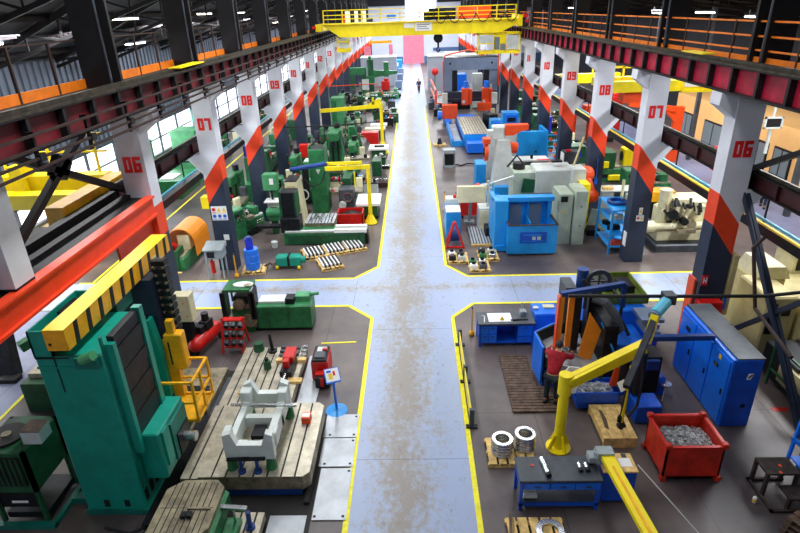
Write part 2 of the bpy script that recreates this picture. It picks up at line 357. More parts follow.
# ------------------------------------------------------------------ digits
DG = {'0':('111','101','101','101','111'),'1':('100','100','100','100','100'),'2':('111','001','111','100','111'),'3':('111','001','011','001','111'),'4':('101','101','111','001','001'),
      '5':('111','100','111','001','111'),'6':('111','100','111','101','111'),'7':('111','001','001','001','001'),'8':('111','101','111','101','111'),'9':('111','101','111','001','111')}
def digits(mb, txt, x, z, h, y, wd=.235, gap=.035, t=.01):
    for ch in txt:
        cw = [wd*.4, wd*.2, wd*.4]; rh = [h*.22, h*.17, h*.22, h*.17, h*.22]
        zz = z+h
        for row, hh in zip(DG[ch], rh):
            xx = x
            for c_, q in zip(cw, row):
                if q == '1': mb.box(xx, y-t, zz-hh, xx+c_, y, zz)
                xx += c_
            zz -= hh
        x += (wd*.4 if ch == '1' else wd)+gap
# ------------------------------------------------------------------ columns
D = .6
def column(side, k):
    Y = 15.72+6.14*(k-6)
    s = 1 if side == 'R' else -1
    xi, xo = (8.68, 9.43) if s > 0 else (-7.68, -8.42)       # aisle edge, outer edge
    nm = '%02d' % k
    near = {5: 'nearest, cut by the photo edge', 6: 'second', 7: 'third'}.get(k, '')
    sd = 'right' if s > 0 else 'left'
    lab = 'concrete column of the %s row marked %s, white over an orange band and navy foot' % (sd, nm)
    t = thing('column', lab, 'column', ((xi+xo)/2, Y+D/2, 0), 'concrete columns of the %s row' % sd)
    if k == 5 and s < 0:
        t['label'] = 'white hanging column stub ending on the orange girder at the left photo edge'
        part('shaft', MB('white').box(-9.0, Y, 5.3, -7.72, Y+D, 7.6).m('dark').box(-9.0, Y, 5.22, -7.72, Y+D, 5.3), t); return t
    mb = MB('navy'); P = lambda q: [(xi+s*a, z) if e == 'i' else (xo+s*a, z) for e, a, z in q]
    mb.prism(P([('i',0,0),('o',0,0),('o',0,2.95),('i',0,3.95)]), 'y', Y, Y+D)
    mb.m('orange').prism(P([('i',0,3.95),('o',0,2.95),('o',0,3.95),('i',0,4.9)]), 'y', Y, Y+D)
    mb.m('white').prism(P([('i',0,4.9),('o',0,3.95),('o',0,7.46),('i',0,7.62)]), 'y', Y, Y+D)
    part('shaft', mb, t)
    part('top_bracket', MB('white').prism(P([('i',0,6.98),('i',0,7.62),('i',-.48,7.68),('i',-.5,7.36),('i',-.34,7.24)]), 'y', Y+.02, Y+D-.02), t)
    part('corbel', MB('white').prism(P([('o',0,4.2),('o',.2,4.42),('o',.5,4.78),('o',.5,4.95),('o',0,5.0)]), 'y', Y+.02, Y+D-.02), t)
    d_ = MB('red'); digits(d_, nm, (xi if s > 0 else xo)+.13, 5.94, .46, Y-.001); part('number', d_, t, 'red painted number %s' % nm)
    cx = -8.42 if s < 0 else 9.33
    u = MB('steel_dark').box(cx-.36, Y-.1, 7.6, cx+.36, Y+.02, 13).box(cx-.36, Y+.5, 7.6, cx+.36, Y+.62, 13).box(cx-.03, Y, 7.6, cx+.03, Y+.55, 13)
    part('upper_column', u, t, 'dark steel upper column')
    part('edge_pipe', MB('dgrey').tube([(cx-s*.4, Y-.12, 8.5), (cx-s*.4, Y-.12, 10.6), (cx-s*.1, Y-.1, 10.9)], .035), t)
    if k == 7 and s < 0:
        sg = MB('paper').box(-8.36, Y-.02, 2.28, -7.72, Y, 2.88)
        for i in range(3):
            xx = -8.25+i*.21
            if i: sg.m('sign_y').prism([(xx-.08,2.66),(xx+.08,2.66),(xx,2.82)], 'y', Y-.025, Y-.02)
            else: sg.m('red').cyl((xx,Y-.026,2.74),(xx,Y-.02,2.74),.075,n=12)
            sg.m('sign_b').cyl((xx,Y-.026,2.46),(xx,Y-.02,2.46),.075,n=12); sg.m('red' if i == 0 else 'sign_y').box(xx-.08, Y-.025, 2.59, xx+.08, Y-.02, 2.62)
            sg.m('sign_b').box(xx-.08, Y-.025, 2.32, xx+.08, Y-.02, 2.35)
        part('safety_sign', sg, t, 'safety sign with yellow triangles above blue discs')
        part('notice', MB('paper').box(-8.02, Y-.02, 1.4, -7.8, Y, 1.64), t)
    if k == 7 and s > 0:
        sg = MB('paper').box(8.92, Y-.02, 1.83, 9.22, Y, 2.08).box(9.0, Y-.02, 2.1, 9.14, Y, 2.4)
        sg.m('sign_y').prism([(9.02,2.2),(9.12,2.2),(9.07,2.36)], 'y', Y-.03, Y-.02).prism([(9.09,1.88),(9.2,1.88),(9.145,2.04)], 'y', Y-.03, Y-.02).m('red').cyl((9.0,Y-.03,1.96),(9.0,Y-.02,1.96),.05,n=10)
        part('safety_sign', sg, t, 'small warning signs with yellow triangles'); part('notice', MB('paper').box(8.64, Y+.05, .7, 8.67, Y+.35, 1.3), t)
    if k == 6 and s > 0:
        part('fire_sign', MB('red').box(8.68, Y-.03, 1.98, 8.86, Y, 2.32).m('paper').box(8.72, Y-.035, 2.06, 8.75, Y-.03, 2.26).box(8.80, Y-.035, 2.06, 8.83, Y-.03, 2.26).box(8.75, Y-.035, 2.13, 8.8, Y-.03, 2.18), t, 'red sign with a white letter H')
    if k == 8 and s > 0:
        part('hose', MB('blue').tube([(9.1,Y-.05,2.9),(9.12,Y-.05,2.2),(9.08,Y-.06,1.6)], .03).bc((9.1,Y-.06,1.75),(.14,.08,.3)), t, 'blue hose hanging on the column')
    return t
for k in range(5, 23):
    column('L', k); column('R', k)
# ------------------------------------------------------------------ main crane girders with walkway
Y0, Y1 = 7.0, 117.0
def crane_girder(s):
    sd = 'right' if s > 0 else 'left'
    cx = 8.48 if s > 0 else -7.5
    t = thing('crane_girder', 'red riveted crane runway girder along the tops of the %s columns' % sd, 'crane girder', (cx, 12, 7.68))
    mb = MB('girder' if s > 0 else 'girder_shaded').box(cx-.04, Y0, 7.72, cx+.04, Y1, 8.34).m('steel_dark').box(cx-.22, Y0, 7.68, cx+.22, Y1, 7.73).box(cx-.22, Y0, 8.33, cx+.22, Y1, 8.38)
    n = int((Y1-Y0)/1.228)
    for i in range(n): mb.box(cx-.2, Y0+i*1.228, 7.73, cx+.2, Y0+i*1.228+.1, 8.33)
    part('web', mb, t)
    part('rail', MB('rail').box(cx-.06, Y0, 8.38, cx+.06, Y1, 8.5).m('rail').box(cx-.24, Y0, 8.37, cx-.18, Y1, 8.42).box(cx+.17, Y0, 8.37, cx+.23, Y1, 8.42), t)
    wx0, wx1 = (cx+.2, cx+1.5) if s > 0 else (cx-1.5, cx-.2)
    part('walkway', MB('steel_dark').box(wx0, Y0, 8.24, wx1, Y1, 8.3).box((wx0+wx1)/2-.3, Y0, 7.7, (wx0+wx1)/2-.2, Y1, 8.24), t)
    ex = cx+s*(.72 if s > 0 else 1.0)
    ex = 9.1 if s > 0 else -8.75
    part('toe_board', MB('toe').box(ex-.015, Y0, 8.3, ex+.015, Y1, 8.54), t, 'orange toe board')
    hr = MB('rust')
    i = 0; y = 8.2
    while y < Y1:
        pp = hr; ph = (y-15.72) % 6.14
        if 0.7 < ph < 5.6 or True: hr.box(ex-.03, y, 8.3, ex+.03, y+.06, 9.42 if s > 0 else 9.5)
        y += 1.535
    if s > 0:
        hr.m('toe')
        for z in (8.68, 9.02, 9.38): hr.box(ex-.02, Y0, z, ex+.02, Y1, z+.045)
    else: hr.box(ex-.02, Y0, 9.48, ex+.02, Y1, 9.52)
    part('handrail', hr, t)
    part('end_mark', MB('yellow').box(cx-.1, 17.6 if s > 0 else 18.4, 8.5, cx+.3, 19.0 if s > 0 else 20.6, 8.53), t, 'yellow painted stretch of the runway')
    return t
gR = crane_girder(1); gL = crane_girder(-1)
t = thing('conductor_rails', 'brown conductor rails on brackets hung along the left red crane girder', 'conductor rail', (-7.1, 12, 7.4))
for z in (8.03, 7.78, 7.6, 7.42): part('conductor_bar', MB('rust').box(-7.13, Y0, z, -7.07, Y1, z+.045), t)
for i in range(56):
    y = 8.6+i*1.9
    if i < 40: part('hanger', MB('steel_dark').box(-7.2, y, 7.36, -7.14, y+.07, 8.1).box(-7.27, y, 8.02, -7.14, y+.07, 8.1).box(-7.16, y-.06, 7.55, -7.05, y+.12, 7.7), t)
# lower crane girders on the corbels
def lower(s):
    sd = 'right' if s > 0 else 'left'
    cx = 9.72 if s > 0 else -8.85
    y0, y1_ = (7, 100) if s > 0 else (15.9, 100)
    t = thing('lower_crane_girder', 'dark brown crane runway girder on the corbels behind the %s columns' % sd, 'crane girder', (cx, 16, 4.96))
    mb = MB('brown').box(cx-.03, y0, 5.0, cx+.03, y1_, 5.44).m('steel_dark').box(cx-.14, y0, 4.96, cx+.14, y1_, 5.0).box(cx-.14, y0, 5.42, cx+.14, y1_, 5.46)
    i = 0
    while y0+i*1.535 < y1_: mb.m('brown').box(cx-.13, y0+i*1.535, 5.0, cx+.13, y0+i*1.535+.04, 5.42); i += 1
    part('web', mb, t); part('rail', MB('rail').box(cx-.04, y0, 5.46, cx+.04, y1_, 5.56), t)
    tx = 10.25 if s > 0 else -9.3
    q = thing('cable_tray', 'cable tray with a cyan tube hanging outside the %s columns' % sd, 'cable tray', (tx, 20, 3.6))
    part('trough', MB('dark').box(tx-.14, 7, 3.62, tx+.2, 100, 3.9), q)
    part('tube', MB('cyan').tube([(tx-s*.16, 7, 4.1), (tx-s*.16, 100, 4.1)], .045), q, 'cyan tube')
    if s > 0: part('stripe', MB('sign_y').box(tx-.2, 7, 3.94, tx-.12, 100, 3.99), q)
    y = 15.9
    while y < 98: part('hanger', MB('dark').box(tx-.02, y, 3.9, tx+.02, y+.05, 4.7).box(min(tx, cx)-.02, y, 4.66, max(tx, cx)+.02, y+.05, 4.72), q); y += 6.14
lower(1); lower(-1)
# orange girder and deck between the two nearest left columns
t = thing('orange_girder', 'bright orange steel girder with a dark deck between the two nearest left columns', 'girder', (-7.8, 8, 4.6))
part('web', MB('orange').box(-7.74, 6.5, 4.72, -7.68, 15.72, 5.2).box(-7.86, 6.5, 5.2, -7.6, 15.72, 5.25).box(-7.86, 6.5, 4.66, -7.6, 15.72, 4.72), t)
part('gusset', MB('orange').box(-7.9, 13.6, 3.95, -7.84, 15.7, 4.66), t)
part('deck', MB('steel_dark').box(-8.95, 6.5, 5.14, -7.86, 15.7, 5.2).box(-8.95, 6.5, 5.2, -8.7, 15.7, 5.42).box(-8.5, 6.5, 5.2, -8.3, 15.7, 5.3), t, 'dark deck plate')
t = thing('cross_brace', 'black steel X brace between the two nearest left columns', 'brace', (-8.5, 12, 5.2))
part('brace_bar', MB('steel_dark').bar((-8.5,10.2,5.25),(-8.5,15.2,7.75),.16,.16), t)
part('brace_bar', MB('steel_dark').bar((-8.5,16.1,5.3),(-8.5,10.3,8.0),.16,.16), t)
part('gusset', MB('steel_dark').prism([(12.75,6.7),(13.2,6.45),(13.6,6.8),(13.15,7.1)], 'x', -8.6, -8.42), t)
t = thing('column_brace', 'blue-grey steel brace running down from right column 06 toward the camera', 'brace', (9.43, 13, 0))
part('brace_bar', MB('navytower').bar((9.5,16.1,5.2),(9.5,11.15,0.05),.1,.1).bar((9.38,16.1,5.2),(9.38,11.15,0.05),.05,.16), t)
part('brace_bar', MB('navytower').bar((9.5,14.9,.9),(9.5,12.2,3.4),.12,.12), t)
part('brace_bar', MB('steel_dark').bar((9.5,16.2,5.4),(9.5,11.0,7.9),.14,.14), t)
part('gusset', MB('steel_dark').box(9.43, 15.9, 4.9, 9.56, 16.4, 5.7), t)
solo('pipe', MB('rust').tube([(8.7,11.3,2.3),(8.9,13.3,2.5),(8.85,13.9,4.0),(9.1,13.95,4.25)], .05), 'rusty red pipe rising over the blue cabinets beside the blue-grey brace', 'pipe')
solo('overhead_cable', MB('black').tube([(3.7,12.4,3.45),(6.0,12.35,3.42),(8.4,12.3,3.4),(10.4,12.4,3.55)], .045), 'straight black rod running from the boring mill over the blue cabinets to the right', 'rod')
# ------------------------------------------------------------------ bridge crane
Yc = 46.0
t = thing('bridge_crane', 'yellow overhead travelling crane spanning the nave with railings on top', 'bridge crane', (.5, Yc, 8.1))
g = MB('yellow')
for yy in (Yc, Yc+2.2): g.prism([(-6.9,9.05),(-5.4,8.1),(6.6,8.1),(8.0,8.75),(8.0,9.05)], 'y', yy, yy+.5)
part('main_girder', g, t)
part('end_carriage', MB('yellow').box(-7.25,Yc-.1,8.55,-6.8,Yc+3.1,9.05).m('dark').box(-7.7,Yc+.4,8.5,-7.2,Yc+2.9,8.85).m('black').cyl((-7.7,Yc-.1,8.62),(-7.4,Yc-.1,8.62),.2), t)
part('end_carriage', MB('yellow').box(7.9,Yc-.1,8.5,8.2,Yc+3.1,9.3).m('dark').box(8.2,Yc+.4,8.5,8.7,Yc+2.9,8.85).m('black').cyl((8.3,Yc-.1,8.62),(8.6,Yc-.1,8.62),.2), t)
rl = MB('yellow')
for i in range(11):
    x = -6.6+i*1.43; rl.box(x-.035, Yc-.1, 9.05, x+.035, Yc-.03, 10.0)
for z in (9.35, 9.62, 9.95): rl.box(-6.6, Yc-.1, z, 7.75, Yc-.04, z+.06)
part('railing', rl, t)
part('platform', MB('yellow').box(-6.6,Yc-.15,9.0,7.7,Yc+.9,9.06), t)
part('trolley', MB('dark').box(1.3,Yc+.6,9.1,3.3,Yc+2.4,9.9).cyl((1.6,Yc+.3,9.5),(3.0,Yc+.3,9.5),.35).box(.9,Yc+.3,9.1,1.4,Yc+1.5,9.7), t); part('motor', MB('blue').box(-1.9,Yc+.5,9.3,-1.2,Yc+1.0,9.55), t)
part('control_box', MB('orangep').box(3.35,Yc+.25,9.15,4.6,Yc+.6,9.95), t, 'bright red-orange electrical cabinet'); part('control_box', MB('orangep').box(4.68,Yc+.25,9.15,5.9,Yc+.6,9.95), t, 'bright red-orange electrical cabinet')
part('control_box', MB('paper').box(-5.0,Yc+.3,9.1,-4.65,Yc+.6,9.9).box(-4.3,Yc+.3,9.1,-4.05,Yc+.6,9.9).box(-3.7,Yc+.3,9.1,-3.45,Yc+.6,9.9).m('redp').box(-5.3,Yc+.25,9.1,-5.05,Yc+.5,9.7), t, 'white and red boxes')
cbl = MB('black')
for i in range(6):
    x = 1.6+i*1.05; cbl.tube([(x+q*.105, Yc-.14, 9.5-.62*(1-((q-5)/5)**2)+.0) for q in range(11)], .03)
part('festoon_cable', cbl, t)
part('name_plate', MB('paper').box(-.6,Yc-.03,8.62,.15,Yc,8.95).box(.2,Yc-.03,8.4,1.5,Yc,8.98).m('dgrey').box(.35,Yc-.035,8.8,1.3,Yc-.03,8.84).box(.35,Yc-.035,8.66,1.1,Yc-.03,8.7).box(.35,Yc-.035,8.52,1.25,Yc-.03,8.56), t, 'white plate with grey lines')
c = MB('yellow')
for x in (4.95, 6.2, 7.05, 8.1):
    c.box(x-.05, Yc+.1, 6.7, x+.05, Yc+.2, 8.1)
c.box(4.9,Yc+.1,6.6,8.2,Yc+1.6,6.8).box(4.9,Yc+.1,7.95,8.2,Yc+1.6,8.1).box(6.15,Yc+.12,6.7,7.1,Yc+.18,8.0).box(4.95,Yc+.12,7.3,6.2,Yc+.18,7.38)
cb = part('cab', c, t); part('cab_window', MB('lgrey').box(5.0,Yc+.14,7.4,6.1,Yc+.16,7.9).box(7.15,Yc+.14,6.9,8.0,Yc+.16,7.9).m('glass').box(6.2,Yc+.1,6.9,6.6,Yc+.11,7.8).box(6.65,Yc+.1,6.85,7.05,Yc+.11,7.3), cb)
part('inspection_cage', MB('yellow').box(-5.75,Yc+.1,7.05,-4.75,Yc+.9,7.3).box(-5.75,Yc+.1,7.3,-5.65,Yc+.2,8.1).box(-4.85,Yc+.1,7.3,-4.75,Yc+.2,8.1).box(-5.75,Yc+.1,7.75,-4.75,Yc+.15,7.85).m('lgrey').box(-5.6,Yc+.2,7.35,-4.9,Yc+.25,8.0), t)
part('end_light', MB('redp').box(-7.45,Yc-.3,8.75,-7.2,Yc-.05,8.95).box(8.2,Yc-.3,9.1,8.55,Yc-.05,9.35).box(8.4,Yc-.3,8.75,8.65,Yc-.1,8.95), t, 'red end light')
hk = MB('dark').cyl((2.0,Yc+1.05,7.8),(2.0,Yc+1.35,7.8),.36,n=18).box(1.93,Yc+1.15,7.1,2.07,Yc+1.25,7.5).tube([(1.95,Yc+1.2,7.1),(1.85,Yc+1.2,6.95),(1.95,Yc+1.2,6.8),(2.1,Yc+1.2,6.85),(2.12,Yc+1.2,7.0)], .06).cyl((1.85,Yc+1.2,7.8),(1.85,Yc+1.2,9.3),.02,n=5).cyl((2.05,Yc+1.2,7.8),(2.05,Yc+1.2,9.3),.02,n=5)
part('hook_block', hk, t)
# left bay crane
t = thing('bay_crane', 'yellow bridge crane of the left bay behind the black X brace', 'bridge crane', (-12, 16, 4.8))
part('main_girder', MB('yellow').box(-16.8,16,4.8,-9.6,16.5,5.25).box(-16.8,16.9,4.95,-9.6,17.4,5.6), t)
rl = MB('yellow')
for i in range(5): rl.box(-16+i*1.5, 17.35, 5.6, -15.94+i*1.5, 17.42, 6.8)
for z in (6.2, 6.75): rl.box(-16.5, 17.36, z, -9.6, 17.41, z+.06)
part('railing', rl, t)
part('end_carriage', MB('yellow2').box(-9.5,13.6,5.1,-9.02,17.2,5.62), t)
part('hoist', MB('yellow').box(-12.3,16.5,5.6,-11.9,17.1,6.0).tube([(-12.1,16.8,5.7),(-12.1,16.8,5.0)], .1), t)
part('end_motor', MB('dark').box(-10.4,13.4,4.3,-9.9,14.2,4.9).m('yellow').box(-10.8,13.6,4.4,-10.4,14.0,4.9), t)
# right bay crane
t = thing('bay_crane', 'yellow bridge crane of the right bay seen between columns 06 and 09', 'bridge crane', (13, 31, 5.7))
part('main_girder', MB('yellow').box(9.9,31,5.6,17.2,31.5,6.15).box(9.9,32.6,5.8,17.2,33.1,6.2), t)
rl = MB('yellow')
for i in range(7): rl.box(10.1+i*.75, 33.2, 6.2, 10.22+i*.75, 33.3, 7.4)
for z in (6.6, 7.0, 7.35): rl.box(10.1, 33.2, z, 14.8, 33.3, z+.12)
for i in range(3): rl.box(15+i*.8, 30.8, 5.6, 15.05+i*.8, 30.86, 6.4)
rl.box(13.9,30.8,6.35,17.1,30.86,6.41).box(13.9,30.8,5.55,17.1,30.86,5.61).box(13.9,30.8,5.55,13.96,30.86,6.4)
part('railing', rl, t)
part('name_plate', MB('paper').box(14.0,30.7,5.85,15.2,30.75,6.35).m('dgrey').box(14.1,30.69,6.2,15.0,30.7,6.23).box(14.1,30.69,6.05,15.1,30.7,6.08), t, 'white plate with grey lines')
part('trolley', MB('dark').box(15.4,31.2,6.1,17.0,32.8,6.7), t); part('hoist', MB('orangep').box(11.2,31.4,5.0,12.2,32.2,5.8), t)
t = thing('bay_crane', 'second yellow bridge crane of the right bay behind column 09', 'bridge crane', (12, 42, 5.6))
part('main_girder', MB('yellow').box(9.9,41,4.9,14.2,41.6,5.5), t)
part('railing', MB('yellow').box(12.4,41.5,5.5,12.5,41.6,7.6).box(13.2,41.5,5.5,13.3,41.6,7.6).box(12.4,41.5,6.3,13.3,41.6,6.4).box(12.4,41.5,7.0,13.3,41.6,7.1).box(12.4,41.5,7.5,13.3,41.6,7.6), t)
# right bay peach office cabin
t = thing('office_cabin', 'peach-walled office cabin with dark windows along the right bay', 'cabin', (20, 30, 0))
part('cabin_wall', MB('peach').box(19.98,20,0,20.2,44.6,3.6).box(20.2,44.4,0,24.5,44.6,3.6).box(20.2,20,3.5,24.5,44.6,3.6), t)
for i, (a0, a1) in enumerate([(41.6,43.3),(37.2,39.8),(32.2,34.0),(30.0,31.6),(26.2,28.2),(23.0,25)]):
    wf = part('window', MB('dark').box(19.9,a0,.9,19.99,a1,2.45), t)
    mid = (a0+a1)/2
    part('pane', MB('glass').box(19.88,a0+.1,1.0,19.905,mid-.06,2.35).box(19.88,mid+.06,1.0,19.905,a1-.1,2.35), wf)
for i, (y, x) in enumerate([(38.5, 18.6), (33.5, 18.8), (27.0, 18.4), (47, 18.8)]):
    solo('steel_post', MB('dgrey').box(x-.12,y-.12,0,x+.12,y+.12,9.8), 'dark steel post of the right bay, %s' % ['beside the orange pillar crane','in front of the peach cabin middle','near the hanging monitor','beyond the far end of the peach cabin'][i], 'post', 'right bay posts')
t = thing('hanging_display', 'grey-framed display hanging above the peach cabin right of column 06', 'display', (16.4, 26, 3.6))
part('frame', MB('lgrey').box(15.7,26,4.55,16.5,26.1,4.62).box(15.7,26,5.0,16.5,26.1,5.07).box(15.7,26,4.55,15.77,26.1,5.07).box(16.43,26,4.55,16.5,26.1,5.07), t)
part('screen', MB('black').box(15.77,26.04,4.62,16.43,26.08,5.0), t); part('mount', MB('lgrey').box(16.05,26.1,3.4,16.15,26.2,4.6).box(16.07,26.1,5.0,16.13,26.2,9.0), t)
t = thing('pillar_crane', 'orange-red pillar crane standing before the far end of the peach cabin', 'crane', (17.3, 38, 0))
part('pillar', MB('orangep').box(17.1,38,0,17.6,38.5,3.6).prism([(16.2,3.5),(17.6,3.5),(17.6,2.2)], 'y', 38.1, 38.4), t); part('arm', MB('orangep').bar((17.4,38.2,3.4),(14.0,38.2,3.9),.3,.35), t)
t = thing('cabinet', 'small red cabinet in front of a peach cabin window', 'cabinet', (19.3,35.5,0)); part('body', MB('redp').cbox(18.9,35.2,.0,19.6,36.0,1.5), t); part('door', MB('orangep').box(18.88,35.3,.1,18.9,35.9,1.4), t)
for i, (x, y, z, hh, cc) in enumerate([(13.6,44,0,3.2,'orangep'),(15,45.5,0,3.6,'redp'),(12.2,45,0,2.6,'orangep'),(16.3,47,0,3.3,'redp')]):
    q = thing('pillar_drill', ['orange drilling machine in the right bay behind column 08','tall red drilling machine in the right bay behind column 08','low orange drilling machine nearest column 08 in the bay','red drilling machine farthest along the right bay'][i], 'machine', (x,y,z))
    part('column', MB(cc).cbox(x-.35,y-.3,.2,x+.35,y+.4,hh,.04), q); part('head', MB(cc).cbox(x-.9,y-.9,hh-.9,x-.2,y+.1,hh-.2), q); part('base', MB('dark').cbox(x-1,y-1,0,x+.5,y+.6,.3), q)
# ------------------------------------------------------------------ big teal boring machine
t = thing('boring_machine', 'tall teal horizontal boring machine in the near left corner', 'machine', (-6.7, 9.8, 0))
b = MB('teal').cbox(-7.38,9.02,.12,-6.05,10.75,4.15,.03).box(-7.38,9.02,4.1,-7.34,10.75,4.68).box(-7.38,9.02,4.1,-6.97,9.06,4.68).box(-7.38,10.7,4.1,-6.97,10.75,4.68).box(-7.02,9.02,4.1,-6.97,10.75,4.3)
b.box(-7.38,9.0,3.86,-6.4,9.02,3.9).m('slot').box(-7.36,9.0,4.08,-6.7,9.012,4.11).box(-7.0,9.0,3.3,-6.98,9.012,4.08)
for x in (-6.95, -6.5): b.box(x, 9.0, .22, x+.11, 9.03, .4)
for y in (9.1, 9.35, 9.62, 9.9, 10.2): b.box(-6.06, y, .3, -6.03, y+.12, .6)
b.m('teal2').box(-7.4,8.98,0,-6.0,10.8,.14).box(-6.06,9.06,.7,-6.02,9.12,4.5)
part('machine_column', b, t)
part('top_tray', MB('dark').box(-7.33,9.07,4.4,-6.98,10.69,4.45).box(-7.3,9.9,4.45,-7.0,10.5,4.62).m('wood2').tube([(-7.3,9.5,4.47),(-7.2,9.9,4.6),(-7.05,9.6,4.5)], .02).tube([(-7.1,9.9,4.5),(-7.2,9.4,4.6),(-7.05,9.2,4.5)], .02).m('teal2').box(-7.3,10.8,4.0,-6.6,11.5,4.3).box(-6.96,8.99,4.12,-6.3,9.04,4.16), t)
w = MB('dark'); 
for i in range(9): w.box(-6.04, 9.28, 1.9+i*.28, -5.9+(i % 2)*.02, 10.32, 1.9+i*.28+.26)
w.m('teal').box(-6.04,9.14,1.6,-5.86,9.26,4.3).box(-6.04,10.34,1.6,-5.86,10.5,4.45)
part('way_cover', w, t, 'dark grey telescopic way cover')
hs = MB('teal').cbox(-6.05,9.3,.75,-5.55,10.65,1.95,.03).box(-6.02,9.42,1.0,-5.5,9.7,1.9); hs.m('teal2').box(-5.56,9.8,.8,-5.5,10.6,1.8)
hd = part('headstock', hs, t); part('spindle', MB('steel').cyl((-5.52,10.25,1.1),(-5.2,10.25,1.1),.12).m('dark').box(-5.52,9.95,.8,-5.47,10.55,1.4), hd)
part('motor', MB('lgreen').cyl((-6.42,8.95,4.08),(-6.15,8.92,4.2),.1).m('teal2').box(-6.55,8.9,3.9,-6.1,9.1,4.14), t)
part('upright', MB('navytower').box(-7.3,11.9,1.6,-6.3,12.4,4.33).m('teal2').box(-7.3,11.88,.1,-6.35,12.42,1.9), t, 'dark navy rear upright')
part('guide_arm', MB('teal').prism([(-6.62,1.2),(-6.3,1.2),(-6.3,2.4),(-6.42,3.4),(-6.5,3.4),(-6.46,2.5),(-6.56,2.5),(-6.6,3.4),(-6.68,3.4)], 'y', 11.6, 11.85), t)
cc = MB('dark')
for i in range(14): cc.m('dark').box(-6.3,12.1,2.0+i*.2,-5.98,12.35,2.13+i*.2).m('iron2').box(-6.26,12.08,2.13+i*.2,-6.22,12.3,2.2+i*.2).box(-6.06,12.08,2.13+i*.2,-6.02,12.3,2.2+i*.2)
part('cable_carrier', cc, t)
cg = MB('yellow2'); 
x0,x1,ya,yb,z0 = -6.1,-5.35,10.85,11.9,1.05
for (x,y) in ((x0,ya),(x1,ya),(x1,yb),(x0,yb),(x1,(ya+yb)/2)): cg.box(x-.03,y-.03,z0,x+.03,y+.03,z0+1.1)
for z in (z0,z0+.5,z0+1.07): cg.box(x0,ya-.03,z,x1,ya+.03,z+.05).box(x1-.03,ya,z,x1+.03,yb,z+.05).box(x0,yb-.03,z,x1,yb+.03,z+.05)
cg.box(x0-.1,ya,z0-.06,x1,yb,z0).box(x0-.2,yb-.1,z0,x0+.05,yb+.1,z0+1.7)
part('operator_cage', cg, t, 'amber operator cage with railings')
part('pendant_box', MB('yellow2').cbox(-6.22,11.7,1.95,-5.78,12.0,2.95,.03).box(-6.12,11.75,2.95,-5.95,11.9,3.3).m('black').box(-6.14,11.69,2.1,-6.1,11.7,2.75), t, 'amber control box')
part('machine_bed', MB('dark').box(-6.0,8.6,0,-5.56,12.2,.12).box(-7.4,10.8,0,-6.0,13.2,.35), t)
# striped beam
t = thing('striped_beam', 'yellow beam with black diagonal warning stripes above the teal machine', 'beam', (-6.75, 11, 4.38))
sb = MB('yellow2').box(-6.93,8.85,4.36,-6.52,13.7,4.8)
sb.m('yellow').box(-6.93,8.85,4.8,-6.52,13.7,4.805)
part('beam_body', sb, t)
st = MB('black')
for i in range(10): y = 9.1+i*.47; st.prism([(y,4.36),(y+.13,4.36),(y+.2,4.8),(y+.07,4.8)], 'x', -6.525, -6.51)
part('stripes', st, t, 'black warning stripes')
part('lug', MB('black').box(-6.97,8.95,4.45,-6.93,9.05,4.68).m('rust').cyl((-6.85,8.84,4.5),(-6.85,8.86,4.5),.03), t)
# hydraulic unit
t = thing('hydraulic_unit', 'dark green power unit with a slatted grille beside the teal machine', 'machine', (-8.4, 9.3, 0))
b = MB('green2').box(-9.1,8.72,.95,-8.08,9.9,2.0).box(-9.1,8.72,.5,-9.0,9.9,.95)
for x in (-9.1,-8.16): b.box(x,8.72,.1,x+.08,8.8,2.0).box(x,9.82,.1,x+.08,9.9,2.0)
part('body', b, t)
gr = MB('black').box(-8.96,8.69,1.15,-8.2,8.73,1.9).m('green2')
for i in range(7): gr.box(-8.93+i*.11,8.67,1.18,-8.9+i*.11,8.7,1.88)
part('grille', gr, t)
part('fan', MB('black').cyl((-8.75,9.25,2.0),(-8.75,9.25,2.06),.38,n=20).m('iron2').cyl((-8.75,9.25,2.05),(-8.75,9.25,2.08),.1), t)
part('junction_box', MB('lgrey').cbox(-8.25,9.0,2.0,-7.85,9.4,2.3).m('wood2').box(-8.25,9.0,2.3,-7.85,9.4,2.31), t, 'pale grey junction box')
part('shelf', MB('dark').box(-9.0,8.8,.15,-8.1,9.9,.3).m('paper').box(-8.75,8.75,.62,-8.4,8.79,.68).m('dark').box(-9.0,8.76,.5,-8.15,8.85,.9), t)
part('skid', MB('teal2').box(-9.2,8.6,0,-7.9,8.72,.12).box(-9.2,9.95,0,-7.9,10.05,.12).box(-8.0,8.65,.0,-7.9,10.0,.1).box(-7.9,9.3,0,-7.45,9.5,.15), t)
part('hose', MB('black').tube([(-8.05,9.9,1.6),(-7.8,9.95,.9),(-7.6,9.9,.3)], .04).tube([(-6.8,8.6,.04),(-6.2,8.45,.04),(-5.75,8.75,.05)], .03), t)
# dark teal machine top behind orange girder (left bay floor)
t = thing('milling_machine', 'dark green machine in the left bay seen under the orange girder', 'machine', (-10.2, 13.2, 0))
part('base', MB('green2').cbox(-11.0,12.6,0,-9.6,14.6,.9), t); part('column', MB('green2').cbox(-10.2,13.4,.9,-9.6,14.6,2.4), t); part('table', MB('iron').box(-10.9,12.9,.9,-10.2,14.5,1.05), t); part('arm', MB('lgreen').bar((-9.9,13.5,2.3),(-10.6,12.6,2.1),.25,.25), t)
# person at the left bay edge? dark legs of a support stand
t = thing('support_stand', 'dark stand with a splayed foot at the left photo edge', 'stand', (-12.0, 14.2, 0))
part('post', MB('dark').bar((-12.6,14.3,0),(-12.9,15.0,2.4),.5,.35), t); part('foot', MB('black').cbox(-12.75,13.9,0,-12.2,14.25,.14), t)
